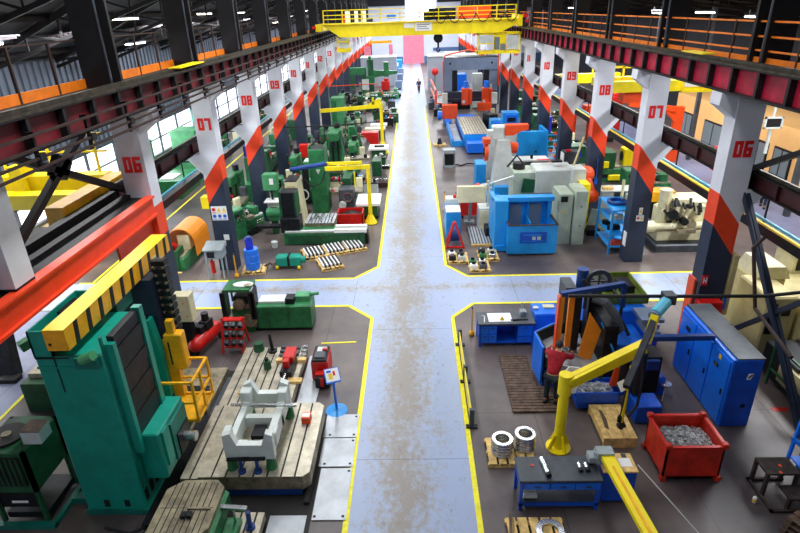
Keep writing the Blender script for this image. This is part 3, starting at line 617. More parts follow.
# ------------------------------------------------------------------ T-slot tables and plates
def tslot(x0, y0, x1, y1, z0, z1, n, ax, m='iron', body='iron2', cut=0):
    mb = MB(body); pts = [(x0,y0),(x1-cut,y0),(x1,y0+cut),(x1,y1-cut),(x1-cut,y1),(x0,y1)]
    if not cut: pts = [(x0,y0),(x1,y0),(x1,y1),(x0,y1)]
    mb.prism(pts, 'z', z0, z1-.02)
    mb.m('slot'); mb.prism([(x0+.01,y0+.01),(x1-.01-cut,y0+.01),(x1-.01,y0+.01+cut),(x1-.01,y1-.01-cut),(x1-.01-cut,y1-.01),(x0+.01,y1-.01)] if cut else [(x0+.01,y0+.01),(x1-.01,y0+.01),(x1-.01,y1-.01),(x0+.01,y1-.01)], 'z', z1-.02, z1-.012)
    mb.m(m); L = (x1-x0) if ax == 'y' else (y1-y0); stp = L/n
    for i in range(n):
        a0 = i*stp+.022; a1 = (i+1)*stp-.022
        if i == 0: a0 = 0
        if i == n-1: a1 = L
        c0 = cut if cut and i == n-1 else 0
        if ax == 'y':
            if c0: mb.prism([(x0+a0,y0),(x1-cut,y0),(x1,y0+cut),(x1,y1-cut),(x1-cut,y1),(x0+a0,y1)], 'z', z1-.012, z1)
            else: mb.box(x0+a0,y0,z1-.012,x0+a1,y1,z1)
        else: mb.box(x0,y0+a0,z1-.012,x1,y0+a1,z1)
    return mb
t = thing('t_slot_table', 'long cast-iron T-slot floor table behind the white casting', 'machine table', (-4.5, 13, 0))
part('table_top', tslot(-5.45,12.25,-3.5,15.15,.1,.36,8,'y'), t); part('bed', MB('dark').box(-5.4,12.3,0,-3.55,15.1,.12).m('plate').box(-3.44,12.3,0,-2.9,15.1,.05), t)
t = thing('t_slot_table', 'raised T-slot table carrying the white machine casting', 'machine table', (-3.8, 10.8, 0))
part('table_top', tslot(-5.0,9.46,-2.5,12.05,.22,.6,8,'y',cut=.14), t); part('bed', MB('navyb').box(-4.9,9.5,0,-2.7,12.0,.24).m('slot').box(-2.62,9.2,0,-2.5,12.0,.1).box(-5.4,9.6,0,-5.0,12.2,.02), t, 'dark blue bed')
t = thing('t_slot_table', 'T-slot strip table left of the raised table edge', 'machine table', (-5.3, 11, 0))
part('table_top', tslot(-5.48,9.6,-5.04,12.2,.1,.42,2,'y'), t); part('bed', MB('dark').box(-5.45,9.65,0,-5.06,12.15,.1), t)
solo('surface_plate', MB('iron2').box(-7.2,12.3,0,-5.8,14.3,.2).box(-6.9,11.1,0,-5.95,12.4,.19).m('slot').box(-5.8,11.1,0,-5.55,14.2,.03), 'plain worn cast surface plate beside the amber operator cage', 'surface plate')
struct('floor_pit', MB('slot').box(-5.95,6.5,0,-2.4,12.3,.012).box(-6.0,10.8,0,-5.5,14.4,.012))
solo('floor_cover', MB('dgrey').box(-5.75,11.4,.0,-5.52,14.0,.06), 'narrow dark steel cover strip between the surface plate and slotted table', 'cover')
for i, (y0, y1_, lab) in enumerate([(11.36,12.25,'topmost steel floor plate below the blue info stand'),(10.34,11.32,'second steel floor plate from the blue info stand'),(8.78,10.28,'longest steel floor plate beside the aisle line')]):
    solo('floor_plate', MB('plate').box([-2.5,-2.47,-2.38][i],y0,.0,-1.64,y1_,.03).m('slot').box(-2.36,y0+.06,.03,-2.3,y0+.12,.034).box(-1.74,y0+.06,.03,-1.68,y0+.12,.034).box(-1.74,y1_-.12,.03,-1.68,y1_-.06,.034), lab, 'floor plate', 'steel floor plates by the aisle')
solo('floor_plate', MB('plate').box(-3.3,7.9,0,-2.5,8.9,.03), 'steel floor plate at the bottom photo edge under the raised table end', 'floor plate', 'steel floor plates by the aisle')
t = thing('rotary_table', 'chamfered T-slot rotary table on a green base at the bottom edge', 'machine table', (-4.7, 8.4, 0))
tp = MB('iron2'); pts = [(-5.35,7.6),(-4.35,7.6),(-4.15,7.8),(-4.15,8.85),(-4.35,9.05),(-5.05,9.05),(-5.35,8.8)]
tp.prism(pts, 'z', .82, .93).m('slot')
for i in range(8): x = -5.2+i*.125; tp.box(x, 7.62, .93, x+.022, 8.97, .932)
tp.box(-5.3, 8.3, .93, -4.2, 8.312, .932)
part('table_top', tp, t); part('base', MB('green').prism([(-5.3,7.5),(-4.25,7.5),(-4.05,7.8),(-4.05,8.8),(-4.3,8.98),(-5.0,8.98),(-5.3,8.7)], 'z', .5, .82).cbox(-5.1,7.5,0,-4.2,8.8,.5).cbox(-4.2,7.9,.0,-3.75,8.5,.45), t)
part('clamp', MB('iron2').box(-4.72,8.25,.93,-4.25,8.29,.97).m('dark').box(-4.78,8.02,.93,-4.68,8.14,1.02).box(-4.66,8.02,.93,-4.56,8.14,1.02), t)
t = thing('clamping_stand', 'steel clamping arm on a blue screw jack beside the rotary table', 'stand', (-3.6, 8.4, 0))
part('plate', tslot(-4.0,7.8,-3.35,8.75,.1,.3,4,'y'), t); part('jack', MB('navyb').cyl((-3.55,8.35,.3),(-3.55,8.35,.75),.05).cyl((-3.55,8.35,.3),(-3.55,8.35,.36),.1).m('steel').bar((-4.1,8.4,.85),(-3.55,8.35,.85),.1,.05).cyl((-3.85,8.38,.3),(-3.85,8.38,.85),.03), t)
# white casting
t = thing('machine_casting', 'white-primed frame casting on green jacks on the raised table', 'casting', (-3.85, 10.7, .6))
z0 = .92; cs = MB('casting'); cs.X = Matrix.Translation((-3.83,0,0)) @ Matrix.Diagonal((.74,1,.88,1)) @ Matrix.Translation((3.83,0,.12))
cs.box(-4.5,9.75,z0,-4.3,11.75,z0+.45).box(-3.35,9.75,z0,-3.12,11.75,z0+.45)
for y in (9.7, 10.75, 11.6): cs.box(-4.5,y,z0,-3.12,y+.16,z0+.3)
cs.prism([(-4.55,z0),(-3.05,z0),(-3.05,z0+.75),(-3.25,z0+.82),(-3.4,z0+.45),(-4.15,z0+.45),(-4.3,z0+.82),(-4.55,z0+.75)], 'y', 9.66, 9.82)
cs.prism([(-4.55,z0),(-3.05,z0),(-3.05,z0+.8),(-3.3,z0+.9),(-3.45,z0+.5),(-4.1,z0+.5),(-4.3,z0+.9),(-4.55,z0+.8)], 'y', 11.45, 11.62)
cs.cbox(-4.6,11.2,z0+.3,-4.25,11.5,z0+.75).cbox(-3.35,11.2,z0+.3,-3.05,11.5,z0+.75).cbox(-4.62,9.8,z0+.2,-4.4,10.1,z0+.7).cbox(-3.15,9.9,z0+.2,-3.02,10.2,z0+.6)
cs.box(-4.3,9.9,z0,-4.0,10.1,z0+.2).box(-3.6,9.9,z0,-3.35,10.1,z0+.2).m('dark').box(-4.0,10.3,z0,-3.6,10.7,z0+.12).box(-3.9,9.95,z0-.02,-3.55,10.2,z0+.08)
part('frame', cs, t)
part('straightedge', MB('steel').bar((-4.55,10.95,z0+.5),(-2.95,10.9,z0+.5),.06,.05), t)
for i, (x, y) in enumerate([(-4.27,9.75),(-3.38,9.75),(-4.3,11.5),(-3.32,11.5)]):
    j = solo('jack', MB('green').cyl((x,y,.6),(x,y,.92),.13,.1,n=12), ['green screw jack under the near left corner of the white casting','green screw jack under the near right corner of the white casting','green screw jack under the far left corner of the white casting','green screw jack under the far right corner of the white casting'][i], 'jack', 'jacks under the white casting')
for i, (x, y) in enumerate([(-4.02,9.6),(-3.66,9.6)]):
    j = thing('support_screw', ['blue support screw left of centre under the white casting','blue support screw right of centre under the white casting'][i], 'jack', (x,y,.6), 'blue support screws')
    part('screw', MB('navyb').cyl((x,y,.6),(x,y,.95),.04).cyl((x,y,.6),(x,y,.66),.09), j); part('clamp', MB('dark').bar((x-.3,y,.97),(x+.2,y+.02,.97),.07,.05), j)
solo('tray', MB('orangep').box(-2.96,11.2,.6,-2.75,11.45,.78).m('paper').box(-2.95,11.25,.6,-2.76,11.4,.79), 'small orange and white box on the raised table by the casting', 'box')
# far end clutter on the t-slot table
t = thing('vice', 'red and black machine vice on wooden blocks on the slotted table', 'vice', (-3.85, 14.0, .36))
part('body', MB('dark').cbox(-4.0,13.4,.46,-3.65,14.3,.62).m('redp').cbox(-4.0,13.9,.62,-3.68,14.5,.8).box(-3.92,13.6,.62,-3.76,13.8,.85), t); part('screw', MB('steel').cyl((-3.84,13.1,.55),(-3.84,13.5,.55),.05), t)
solo('wooden_block', MB('wood').box(-4.3,14.25,.36,-3.4,14.4,.46), 'pale wooden batten under the red vice on the slotted table', 'wooden block')
solo('wooden_block', MB('wood').box(-3.75,13.2,.36,-3.35,13.4,.44), 'short pale wooden block at the near end of the red vice', 'wooden block')
solo('jack', MB('green2').cyl((-5.0,15.0,.36),(-5.0,15.0,.62),.17,.13), 'dark green jack at the far left corner of the slotted table', 'jack')
solo('jack', MB('green2').cyl((-4.5,14.0,.36),(-4.5,14.0,.62),.12,.1).m('dark').cyl((-4.5,14.0,.62),(-4.5,14.0,.72),.05), 'dark green jack standing alone left of the red vice', 'jack')
solo('screw_jack', MB('dark').cyl((-4.55,14.9,.36),(-4.55,14.9,.42),.14).cyl((-4.55,14.9,.4),(-4.6,14.95,.95),.06,.04), 'tall black screw jack at the far end of the slotted table', 'jack')
for i in range(12):
    x = -4.3+(i%4)*.22; y = 14.62+(i//4)*.18
    solo('clamp_block', MB('steel' if i % 2 else 'dgrey').box(x,y,.36,x+.17,y+.12,.4+.03*(i%3)), 'small steel clamping block in the set at the slotted table far end', 'clamp', 'clamping blocks on the slotted table')
solo('bolt', MB('wood').box(-5.05,12.75,.36,-4.85,12.85,.4).m('dark').cyl((-5.0,12.8,.4),(-4.88,12.86,.42),.03), 'brass-coloured clamp lying left on the slotted table', 'clamp')
solo('clamp_set', MB('dark').bar((-4.6,12.1,.4),(-4.3,12.35,.55),.05,.05).bar((-4.6,12.35,.45),(-4.35,12.1,.5),.05,.05).cyl((-4.5,12.2,.36),(-4.5,12.2,.6),.05), 'dark clamp screws left of the white casting', 'clamp')
solo('jack', MB('wood2').cyl((-3.95,12.6,.36),(-3.95,12.6,.55),.13), 'rusty round jack just behind the white casting', 'jack')
# blue info stand
t = thing('info_stand', 'blue pedestal stand with a tilted display panel beside the aisle', 'stand', (-2.27,12.44,0))
part('base', MB('sky').lathe([(.3,0),(.3,.03),(.1,.06),(.05,.08)], (-2.27,12.44,0)), t); part('pole', MB('blue').cyl((-2.27,12.44,.05),(-2.3,12.44,1.1),.035), t)
part('panel', MB('blue').x((-2.3,12.4,1.2), rz=.35, rx=.7).box(-.2,-.2,-.03,.2,.2,.03).m('paper').box(-.18,-.17,.03,.18,.18,.035).m('sign_y').box(-.1,-.1,.035,0,.05,.04).m('red').box(.02,-.02,.035,.08,.1,.04).m('sign_b').box(-.14,.08,.035,-.02,.14,.04), t, 'tilted panel with coloured notice')
# red trolley
t = thing('tool_trolley', 'red tool trolley with a black top tray left of the aisle', 'trolley', (-2.88,14.05,0))
b = MB('redp').cbox(-3.15,13.75,.12,-2.65,14.55,.72,.03); part('body', b, t)
part('tray', MB('black').cbox(-3.12,13.75,.72,-2.68,14.55,.78).m('dgrey').box(-3.05,13.85,.78,-2.75,14.15,.82).m('lgrey').box(-3.02,14.2,.78,-2.75,14.45,.8).m('redp').box(-2.85,14.2,.8,-2.72,14.3,.86), t)
part('battery', MB('black').cbox(-3.0,13.4,.05,-2.6,13.78,.4).m('redp').box(-2.85,13.38,.1,-2.75,13.4,.4).box(-3.0,13.5,.4,-2.7,13.7,.46), t)
for x in (-3.1,-2.7):
    for y in (13.85,14.45): part('wheel', MB('black').cyl((x-.03,y,.07),(x+.03,y,.07),.07), t)
# red tool rack
t = thing('tool_rack', 'red angled tool rack full of round cutters beside the green lathe', 'rack', (-5.95,15.6,0))
fr = MB('redp')
for x in (-6.3,-5.65): fr.bar((x,15.35,0),(x,15.75,1.1),.06,.06).bar((x,16.1,0),(x,15.75,1.1),.05,.05)
for i in range(4): fr.box(-6.3,15.38+i*.1,.2+i*.27,-5.62,15.62+i*.1,.24+i*.27)
part('frame', fr, t)
for i in range(3):
    for j in range(3): part('cutter', MB('dgrey').cyl((-6.15+j*.22,15.36+i*.1,.34+i*.27),(-6.15+j*.22,15.5+i*.1,.4+i*.27),.09,n=12).m('dark').cyl((-6.15+j*.22,15.35+i*.1,.34+i*.27),(-6.15+j*.22,15.36+i*.1,.34+i*.27),.05,n=8), t)
# compressor
t = thing('air_compressor', 'red horizontal air compressor with black pump beside the tool rack', 'compressor', (-7.0,15.9,0))
X_ = MB('redp'); X_.lathe([(.02,-.75),(.16,-.7),(.24,-.6),(.24,.6),(.16,.7),(.02,.75)], (0,0,0), ax='y')
m3 = MB('redp'); m3.x((-7.0,15.9,.36), rz=-.25); m3.lathe([(.02,-.8),(.16,-.74),(.25,-.6),(.25,.6),(.16,.74),(.02,.8)], (0,0,0), ax='y'); part('tank', m3, t, smooth=True)
part('pump', MB('black').x((-7.0,15.95,.6), rz=-.25).cbox(-.15,-.1,0,.15,.3,.3).cyl((0,.1,.3),(0,.1,.55),.12).cbox(-.3,-.35,0,.1,-.1,.25).cyl((-.2,-.5,.15),(-.2,-.1,.15),.13), t)
for (x, y) in ((-.22,.5),(.22,.5),(0,-.6)): part('wheel', MB('black').x((-7.0,15.9,0), rz=-.25).cyl((x-.04,y,.12),(x+.04,y,.12),.12), t)
# electrical box on column
solo('electrical_box', MB('cream').cbox(-7.62,15.2,1.3,-7.0,15.6,2.2).m('orangey').cyl((-7.2,15.19,1.95),(-7.2,15.2,1.95),.03).cyl((-7.15,15.19,1.5),(-7.15,15.2,1.5),.03).m('dgrey').box(-7.64,15.3,1.7,-7.62,15.5,2.0).m('dark').box(-7.45,15.3,0,-7.15,15.6,1.3), 'cream electrical box on a dark stand in front of left column 06', 'electrical box')
# ------------------------------------------------------------------ lathe generator
def lathe_m(name, label, loc, rz, L=3., w=.7, h=.75, c='green', c2='green2', top='iron', cat='lathe', group=None, hd=.7):
    t = thing(name, label, cat, (0,0,0), group)
    part('bed', MB(c).cbox(-L/2,-w/2,.0,-L/2+.9,w/2,h-.05).cbox(L/2-.6,-w/2,0,L/2,w/2,h-.05).box(-L/2+.5,-w/2+.05,.25,L/2-.3,w/2-.05,h-.05).m(top).box(-L/2+.2,-w/2+.08,h-.05,L/2,-w/2+.2,h+.03).box(-L/2+.2,w/2-.2,h-.05,L/2,w/2-.08,h+.03), t)
    part('headstock', MB(c).cbox(-L/2-.1,-w/2,h-.05,-L/2+.75,w/2,h+hd,.05).m(c2).box(-L/2+.1,-w/2-.03,h+.15,-L/2+.6,-w/2,h+hd-.1).m('steel').cyl((-L/2+.2,-w/2-.05,h+.3),(-L/2+.2,-w/2-.03,h+.3),.05), t)
    part('chuck', MB('steel').cyl((-L/2+.75,0,h+.3),(-L/2+.95,0,h+.3),.24,n=18).m('dark').cyl((-L/2+.95,0,h+.3),(-L/2+1.0,0,h+.3),.1), t)
    part('carriage', MB(c2).box(-.25,-w/2-.15,h-.3,.3,-w/2,h).m('iron2').box(-.25,-w/2-.05,h+.03,.3,w/2,h+.14).m('dark').box(-.12,-.2,h+.14,.12,.1,h+.3), t)
    part('tailstock', MB(c).cbox(L/2-.6,-w/2+.1,h+.03,L/2-.2,w/2-.1,h+.42).m('steel').cyl((L/2-.75,0,h+.3),(L/2-.6,0,h+.3),.05).cyl((L/2-.2,0,h+.3),(L/2-.1,0,h+.3),.12), t)
    part('chip_tray', MB('dark').box(-L/2+.7,-w/2-.2,.14,L/2-.3,w/2+.1,.25), t)
    part('lead_screw', MB('steel').cyl((-L/2+.7,-w/2-.06,h-.2),(L/2-.2,-w/2-.06,h-.2),.025,n=6).cyl((-L/2+.7,-w/2-.06,h-.32),(L/2-.2,-w/2-.06,h-.32),.02,n=6), t)
    lv = MB('black').box(-L/2+.05,-w/2-.05,h+.35,-L/2+.3,-w/2-.01,h+.5); rr = random.Random(int(abs(loc[0]*10)+loc[1]*10))
    for q in range(5): a = rr.uniform(-.4,.4); lv.m(rr.choice(['black','steel','redp','iron2'])).cyl((-L/2+.15+q*.12,-w/2-.02,h+rr.uniform(.05,.6)),(-L/2+.15+q*.12+a*.2,-w/2-.14,h+rr.uniform(.1,.7)),.022,n=6)
    part('levers', lv, t)
    part('control_box', MB(rr.choice(['lgrey','cream','dgrey'])).cbox(-L/2+.9,w/2-.1,h+.5,-L/2+1.25,w/2+.1,h+.95), t); part('box_arm', MB('dark').cyl((-L/2+.6,w/2-.02,h+.3),(-L/2+1.0,w/2-.02,h+.55),.03,n=6), t)
    for q in range(4):
        x_ = rr.uniform(-.1,L/2-.7); c_ = rr.choice(['steel','dark','iron2','black','lgrey'])
        part('tooling', MB(c_).cbox(x_,-w*.2+rr.uniform(-.1,.1),h+.03,x_+rr.uniform(.08,.2),rr.uniform(.05,.2),h+rr.uniform(.12,.3),.01), t)
    part('hose', MB('black').tube([(-L/2+.4,w/2,h+.2),(-L/2+.2,w/2+.2,h-.1),(-L/2+.5,w/2+.25,.2),(-L/2+1.2,w/2+.2,.03)], .03), t)
    t.location = loc; t.rotation_euler = (0,0,rz); return t
# green lathe by the crossing
t = thing('green_lathe', 'green enclosed lathe at the left corner of the aisle crossing', 'lathe', (-5,17.1,0))
part('body', MB('green').cbox(-5.5,16.75,.12,-3.62,17.6,.95,.03).m('green2').box(-5.1,16.74,.15,-5.08,16.76,.95).box(-4.4,16.74,.15,-4.38,16.76,.95).m('dark').box(-5.8,16.8,0,-3.65,17.55,.12), t)
part('cover', MB('cloth').box(-5.45,17.0,.95,-4.4,17.5,1.02), t, 'white cover sheet')
hh = MB('green').x((.3,0,0)).box(-6.75,16.55,1.62,-5.85,17.35,1.7); 
for (x,y) in ((-6.72,16.6),(-5.9,16.6),(-6.72,17.3),(-5.9,17.3)): hh.box(x-.03,y-.03,.9,x+.03,y+.03,1.62)
hh.cbox(-6.6,16.7,0,-5.9,17.4,.9)
part('hood', hh, t); part('curtain', MB('black').x((.3,0,0)).box(-6.85,16.5,.5,-6.72,16.6,1.6).box(-6.85,16.5,.5,-6.8,17.2,1.55), t, 'black curtain'); part('curtain', MB('black').x((.3,0,0)).box(-5.9,16.5,.6,-5.7,16.6,1.6).box(-5.82,16.5,.7,-5.76,17.1,1.6), t, 'black curtain')
part('headstock', MB('dark').x((.3,0,0)).cbox(-6.5,16.75,.9,-6.0,17.2,1.35).m('iron2').cyl((-6.3,16.6,1.1),(-6.3,16.75,1.1),.2).cyl((-6.0,16.6,.5),(-6.0,16.7,.5),.25).m('wood2').box(-6.1,16.6,.95,-5.9,16.7,1.1), t)
part('tailstock', MB('lgreen').cbox(-4.2,17.1,.95,-3.7,17.5,1.15).cyl((-3.9,17.3,1.1),(-3.4,17.3,1.15),.06).m('dark').box(-4.5,16.9,.95,-4.2,17.3,1.15), t)
part('rag', MB('cloth').x((.3,0,0)).sph((-6.15,16.95,1.72),.35,(1,.6,.12)).m('iron').sph((-5.95,16.85,1.74),.16,(1,.8,.25)), t, 'crumpled cloth on the hood')
# ------------------------------------------------------------------ people
def skin_body(name, joints, edges, radii, m, parent, sub=2):
    me = bpy.data.meshes.new(name); me.from_pydata(joints, edges, []); o = bpy.data.objects.new(name, me); C.objects.link(o)
    md = o.modifiers.new('s', 'SKIN')
    for v, r in zip(me.skin_vertices[0].data, radii): v.radius = (r, r) if not isinstance(r, tuple) else r
    me.skin_vertices[0].data[0].use_root = True
    md2 = o.modifiers.new('u', 'SUBSURF'); md2.levels = sub; md2.render_levels = sub
    dg = bpy.context.evaluated_depsgraph_get(); m2 = bpy.data.meshes.new_from_object(o.evaluated_get(dg)); m2.materials.clear(); m2.materials.append(M[m])
    for p in m2.polygons: p.use_smooth = True
    o.modifiers.clear(); o.data = m2; m2.name = name; o.parent = parent; return o
def person(label, loc, rz, top, bottom, pose, group=None, hairc='hair'):
    t = thing('person', label, 'person', (0,0,0), group)
    # local frame: faces +Y
    if pose == 'lean':
        hip=(0,-.12,.92); spine=(0,.02,1.14); chest=(0,.17,1.33); neck=(0,.28,1.46); head=(0,.36,1.58)
        sh=[(-.19,.2,1.38),(.19,.2,1.38)]; el=[(-.33,.38,1.22),(.36,.42,1.24)]; wr=[(-.3,.62,1.27),(.3,.66,1.22)]
        kn=[(-.11,-.1,.5),(.12,-.02,.5)]; an=[(-.12,-.16,.09),(.14,-.08,.09)]
    else:
        st = .28
        hip=(0,0,.95); spine=(0,.01,1.15); chest=(0,.02,1.34); neck=(0,.03,1.5); head=(0,.06,1.64)
        sh=[(-.19,.02,1.42),(.19,.02,1.42)]; el=[(-.26,-.08,1.15),(.26,.08,1.15)]; wr=[(-.24,-.02,.92),(.24,.2,.95)]
        kn=[(-.1,.14,.52),(.1,-.04,.5)]; an=[(-.1,.2,.09),(.1,-.3,.14)]
    J=[hip,spine,chest,neck,(head[0],head[1],head[2]+.0)]; E=[(0,1),(1,2),(2,3),(3,4)]; R=[(.15,.11),(.14,.1),(.165,.11),.055,.06]
    for s in (0,1):
        b=len(J); J+= [sh[s],el[s],wr[s]]; E+=[(2,b),(b,b+1),(b+1,b+2)]; R+=[.065,.048,.034]
        b=len(J); J+=[(kn[s][0]*.9,hip[1]+.0,.86),kn[s],an[s],(an[s][0],an[s][1]+.14,.05)]; E+=[(0,b),(b,b+1),(b+1,b+2),(b+2,b+3)]; R+=[.088,.065,.045,.035]
    skin_body('body', J, E, R, 'skin', t)
    # sweater and trousers follow the body
    J=[spine,(hip[0],hip[1]+.0,hip[2]-.02),chest,(neck[0],neck[1]-.02,neck[2]-.05)]; E=[(0,1),(0,2),(2,3)]; R=[(.175,.14),(.19,.15),(.19,.14),.085]
    for s in (0,1):
        b=len(J); w_=[wr[s][i]*.92+el[s][i]*.08 for i in range(3)]; J+=[sh[s],el[s],tuple(w_)]; E+=[(2,b),(b,b+1),(b+1,b+2)]; R+=[.088,.07,.052]
    skin_body('sweater' if pose == 'lean' else 'jacket', J, E, R, top, t)
    J=[hip]; E=[]; R=[(.175,.135)]
    for s in (0,1):
        b=len(J); J+=[(kn[s][0]*.9,hip[1],.84),kn[s],(an[s][0],an[s][1],an[s][2]+.04)]; E+=[(0,b),(b,b+1),(b+1,b+2)]; R+=[.108,.085,.07]
    skin_body('trousers', J, E, R, bottom, t)
    hd = MB('skin').sph(head, .1, (.86,1.0,1.18), 18, 12)
    hx,hy,hz = head
    hd.sph((hx,hy+.1,hz-.02), .022, (.7,1,1.2), 8, 6).sph((hx-.088,hy,hz-.01), .025, (.4,.8,1.2), 8, 6).sph((hx+.088,hy,hz-.01), .025, (.4,.8,1.2), 8, 6).box(hx-.025,hy+.088,hz-.06,hx+.025,hy+.096,hz-.05)
    hd.m('black').sph((hx-.035,hy+.088,hz+.01), .012, (1,1,1), 8, 6).sph((hx+.035,hy+.088,hz+.01), .012, (1,1,1), 8, 6)
    part('head', hd, t, smooth=True)
    part('hair', MB(hairc).sph((hx,hy-.02,hz+.03), .108, (.9,1.0,1.05), 18, 12), t, smooth=True)
    for s in (0,1):
        w_=Vector(wr[s]); d=(w_-Vector(el[s])).normalized(); side=Vector((1 if s else -1,0,0)); up=Vector((0,0,-1)) if pose!='lean' else Vector((0,.6,-.8))
        J=[tuple(w_), tuple(w_+d*.07)]; E=[(0,1)]; R=[.03,(.038,.018)]
        for k_, off in enumerate((-.03,-.01,.01,.03)):
            b=len(J); L=(.065,.078,.075,.058)[k_]; p=w_+d*.085+Vector((off,0,0)); J+=[tuple(p),tuple(p+d*L*.5),tuple(p+d*L*.8+up*.02)]; E+=[(1,b),(b,b+1),(b+1,b+2)]; R+=[.0095,.009,.008]
        b=len(J); p=w_+d*.03-side*.03; J+=[tuple(p),tuple(p+d*.04-side*.03)]; E+=[(0,b),(b,b+1)]; R+=[.011,.009]
        skin_body('hand', J, E, R, 'skin', t, 1)
        part('shoe', MB('black').cbox(an[s][0]-.05,an[s][1]-.08,0,an[s][0]+.05,an[s][1]+.2,.1,.02), t)
    t.location = loc; t.rotation_euler = (0,0,rz); return t
person('worker in a red sweater leaning over the blue guard of the machine', (3.62,12.72,.06), -.5, 'sweater', 'trousers', 'lean')
person('person in navy overalls walking far down the aisle', (.72,75.4,0), PI*.95, 'overalls', 'overalls', 'walk')
person('person in navy walking on the right bay floor beyond column 06', (18.0,28.4,0), -.6, 'overalls', 'overalls', 'walk')
# ------------------------------------------------------------------ right near
def pallet(label, x, y, L, W, rz=0, c='wood', n=5, group=None, name='wooden_pallet'):
    mb = MB(c)
    for i in range(3): mb.box(-L/2, -W/2+i*(W-.1)/2, 0, L/2, -W/2+i*(W-.1)/2+.1, .02)
    for i in range(3):
        for j in range(3): mb.box(-L/2+i*(L-.12)/2, -W/2+j*(W-.1)/2, .02, -L/2+i*(L-.12)/2+.12, -W/2+j*(W-.1)/2+.1, .1)
    st = L/n
    for i in range(n): mb.box(-L/2+i*st+.026, -W/2, .1, -L/2+(i+1)*st-.026, W/2, .125)
    o = link(name, mb); o.location = (x,y,0); o.rotation_euler = (0,0,rz)
    return tag(o, label, 'pallet', group)
# workbench 1
t = thing('workbench', 'blue workbench with grey top and open middle near the aisle corner', 'workbench', (2.8,15.9,0))
part('top', MB('dgrey').box(1.9,15.5,.8,3.7,16.3,.86), t)
part('body', MB('blue2').box(1.95,15.55,.12,2.5,16.25,.8).box(3.15,15.55,.12,3.65,16.25,.8).box(2.5,16.2,.12,3.15,16.25,.8).box(2.5,15.55,.12,3.15,16.2,.16).box(1.93,15.52,0,2.0,15.6,.8).box(3.6,15.52,0,3.67,15.6,.8).box(1.93,16.2,0,2.0,16.28,.8).box(3.6,16.2,0,3.67,16.28,.8), t)
for x0, x1, z0, z1 in ((1.98,2.23,.16,.46),(2.25,2.49,.16,.46),(1.98,2.23,.49,.77),(2.25,2.49,.49,.77),(3.17,3.6,.16,.36),(3.17,3.6,.39,.77)):
    d_ = part('drawer', MB('blue').box(x0,15.52,z0,x1,15.56,z1), t); part('handle', MB('dgrey').box((x0+x1)/2-.05,15.5,z1-.08,(x0+x1)/2+.05,15.52,z1-.06), d_)
solo('paper_sheet', MB('paper').box(2.25,15.65,.86,3.0,16.2,.864), 'white paper sheet spread on the near-aisle blue workbench', 'paper')
solo('bracket', MB('sign_y').prism([(2.6,.866),(2.75,.866),(2.68,1.0)], 'y', 15.72, 15.76), 'small yellow bracket on the white sheet of the blue workbench', 'bracket')
solo('hand_tool', MB('dark').bar((2.95,15.7,.88),(3.3,15.75,.88),.06,.04).bar((3.1,15.75,.88),(3.5,15.7,.9),.03,.03), 'dark hand tools lying right of the white sheet', 'tool')
solo('angle_tool', MB('lgrey').bar((2.1,15.6,.87),(2.15,16.0,.87),.03,.02).bar((2.15,16.0,.87),(2.05,16.02,.87),.03,.02), 'thin steel square at the left end of the workbench', 'tool')
solo('bench_vice', MB('grey').cbox(3.3,16.0,.86,3.5,16.25,1.0).cyl((3.4,15.95,1.0),(3.4,16.2,1.02),.04).cyl((3.4,16.15,1.0),(3.38,16.2,1.22),.03), 'grey bench vice at the right end of the workbench', 'vice')
t = thing('tool_cabinet', 'bright blue cabinet behind the right end of the workbench', 'cabinet', (4.1,16.3,0))
part('body', MB('blue').cbox(3.72,15.75,.05,4.5,16.5,1.05), t); part('door', MB('blue').box(3.76,15.73,.1,4.46,15.755,1.0).m('dgrey').box(4.1,15.715,.5,4.2,15.73,.55), t)
solo('notebook', MB('cream').box(4.05,16.1,1.05,4.4,16.3,1.1), 'cream-coloured book on top of the blue cabinet', 'book'); solo('rag', MB('cloth').sph((3.8,16.1,1.09),.1,(1,.8,.5)), 'small white rag on the blue cabinet corner', 'rag')
def ypost(x, y, label):
    solo('floor_post', MB('yellow2').cyl((x,y,.08),(x,y,1.0),.025).lathe([(.02,0),(.09,.03),(.1,.1),(.06,.17),(.02,.18)], (x,y,0), n=12).m('dgrey').cyl((x,y,1.0),(x,y,1.08),.02), label, 'post')
ypost(1.78,16.25,'thin yellow post with a weighted foot left of the blue workbench')
ypost(-7.5,21.15,'thin yellow post with a weighted foot beside left column 07')
ypost(1.55,29.0,'thin yellow post by the light blue parts stand on the right')
t = thing('barrier', 'low yellow barrier frame standing along the right aisle line', 'barrier', (1.33,13.7,0))
part('panel', MB('yellow').box(1.31,11.75,.12,1.33,15.6,.55).m('lgrey').box(1.33,11.75,.12,1.36,15.6,.4), t)
for y in (11.65, 13.6, 15.6): part('post', MB('dgrey').box(1.28,y,0,1.4,y+.1,.6).m('dark').box(1.2,y,0,1.5,y+.14,.04), t)
t = thing('duckboard', 'brown wooden slatted standing mat left of the worker', 'mat', (3.1,13.5,0))
mb = MB('wood2')
for i in range(22): mb.box(2.5 if i < 21 else 2.5, 12.25+i*.125, .03, 3.75 if i < 9 else 3.35, 12.25+i*.125+.1, .06)
for x in (2.55,3.0,3.25): mb.box(x,12.25,0,x+.06,15.0,.03)
part('slats', mb, t)
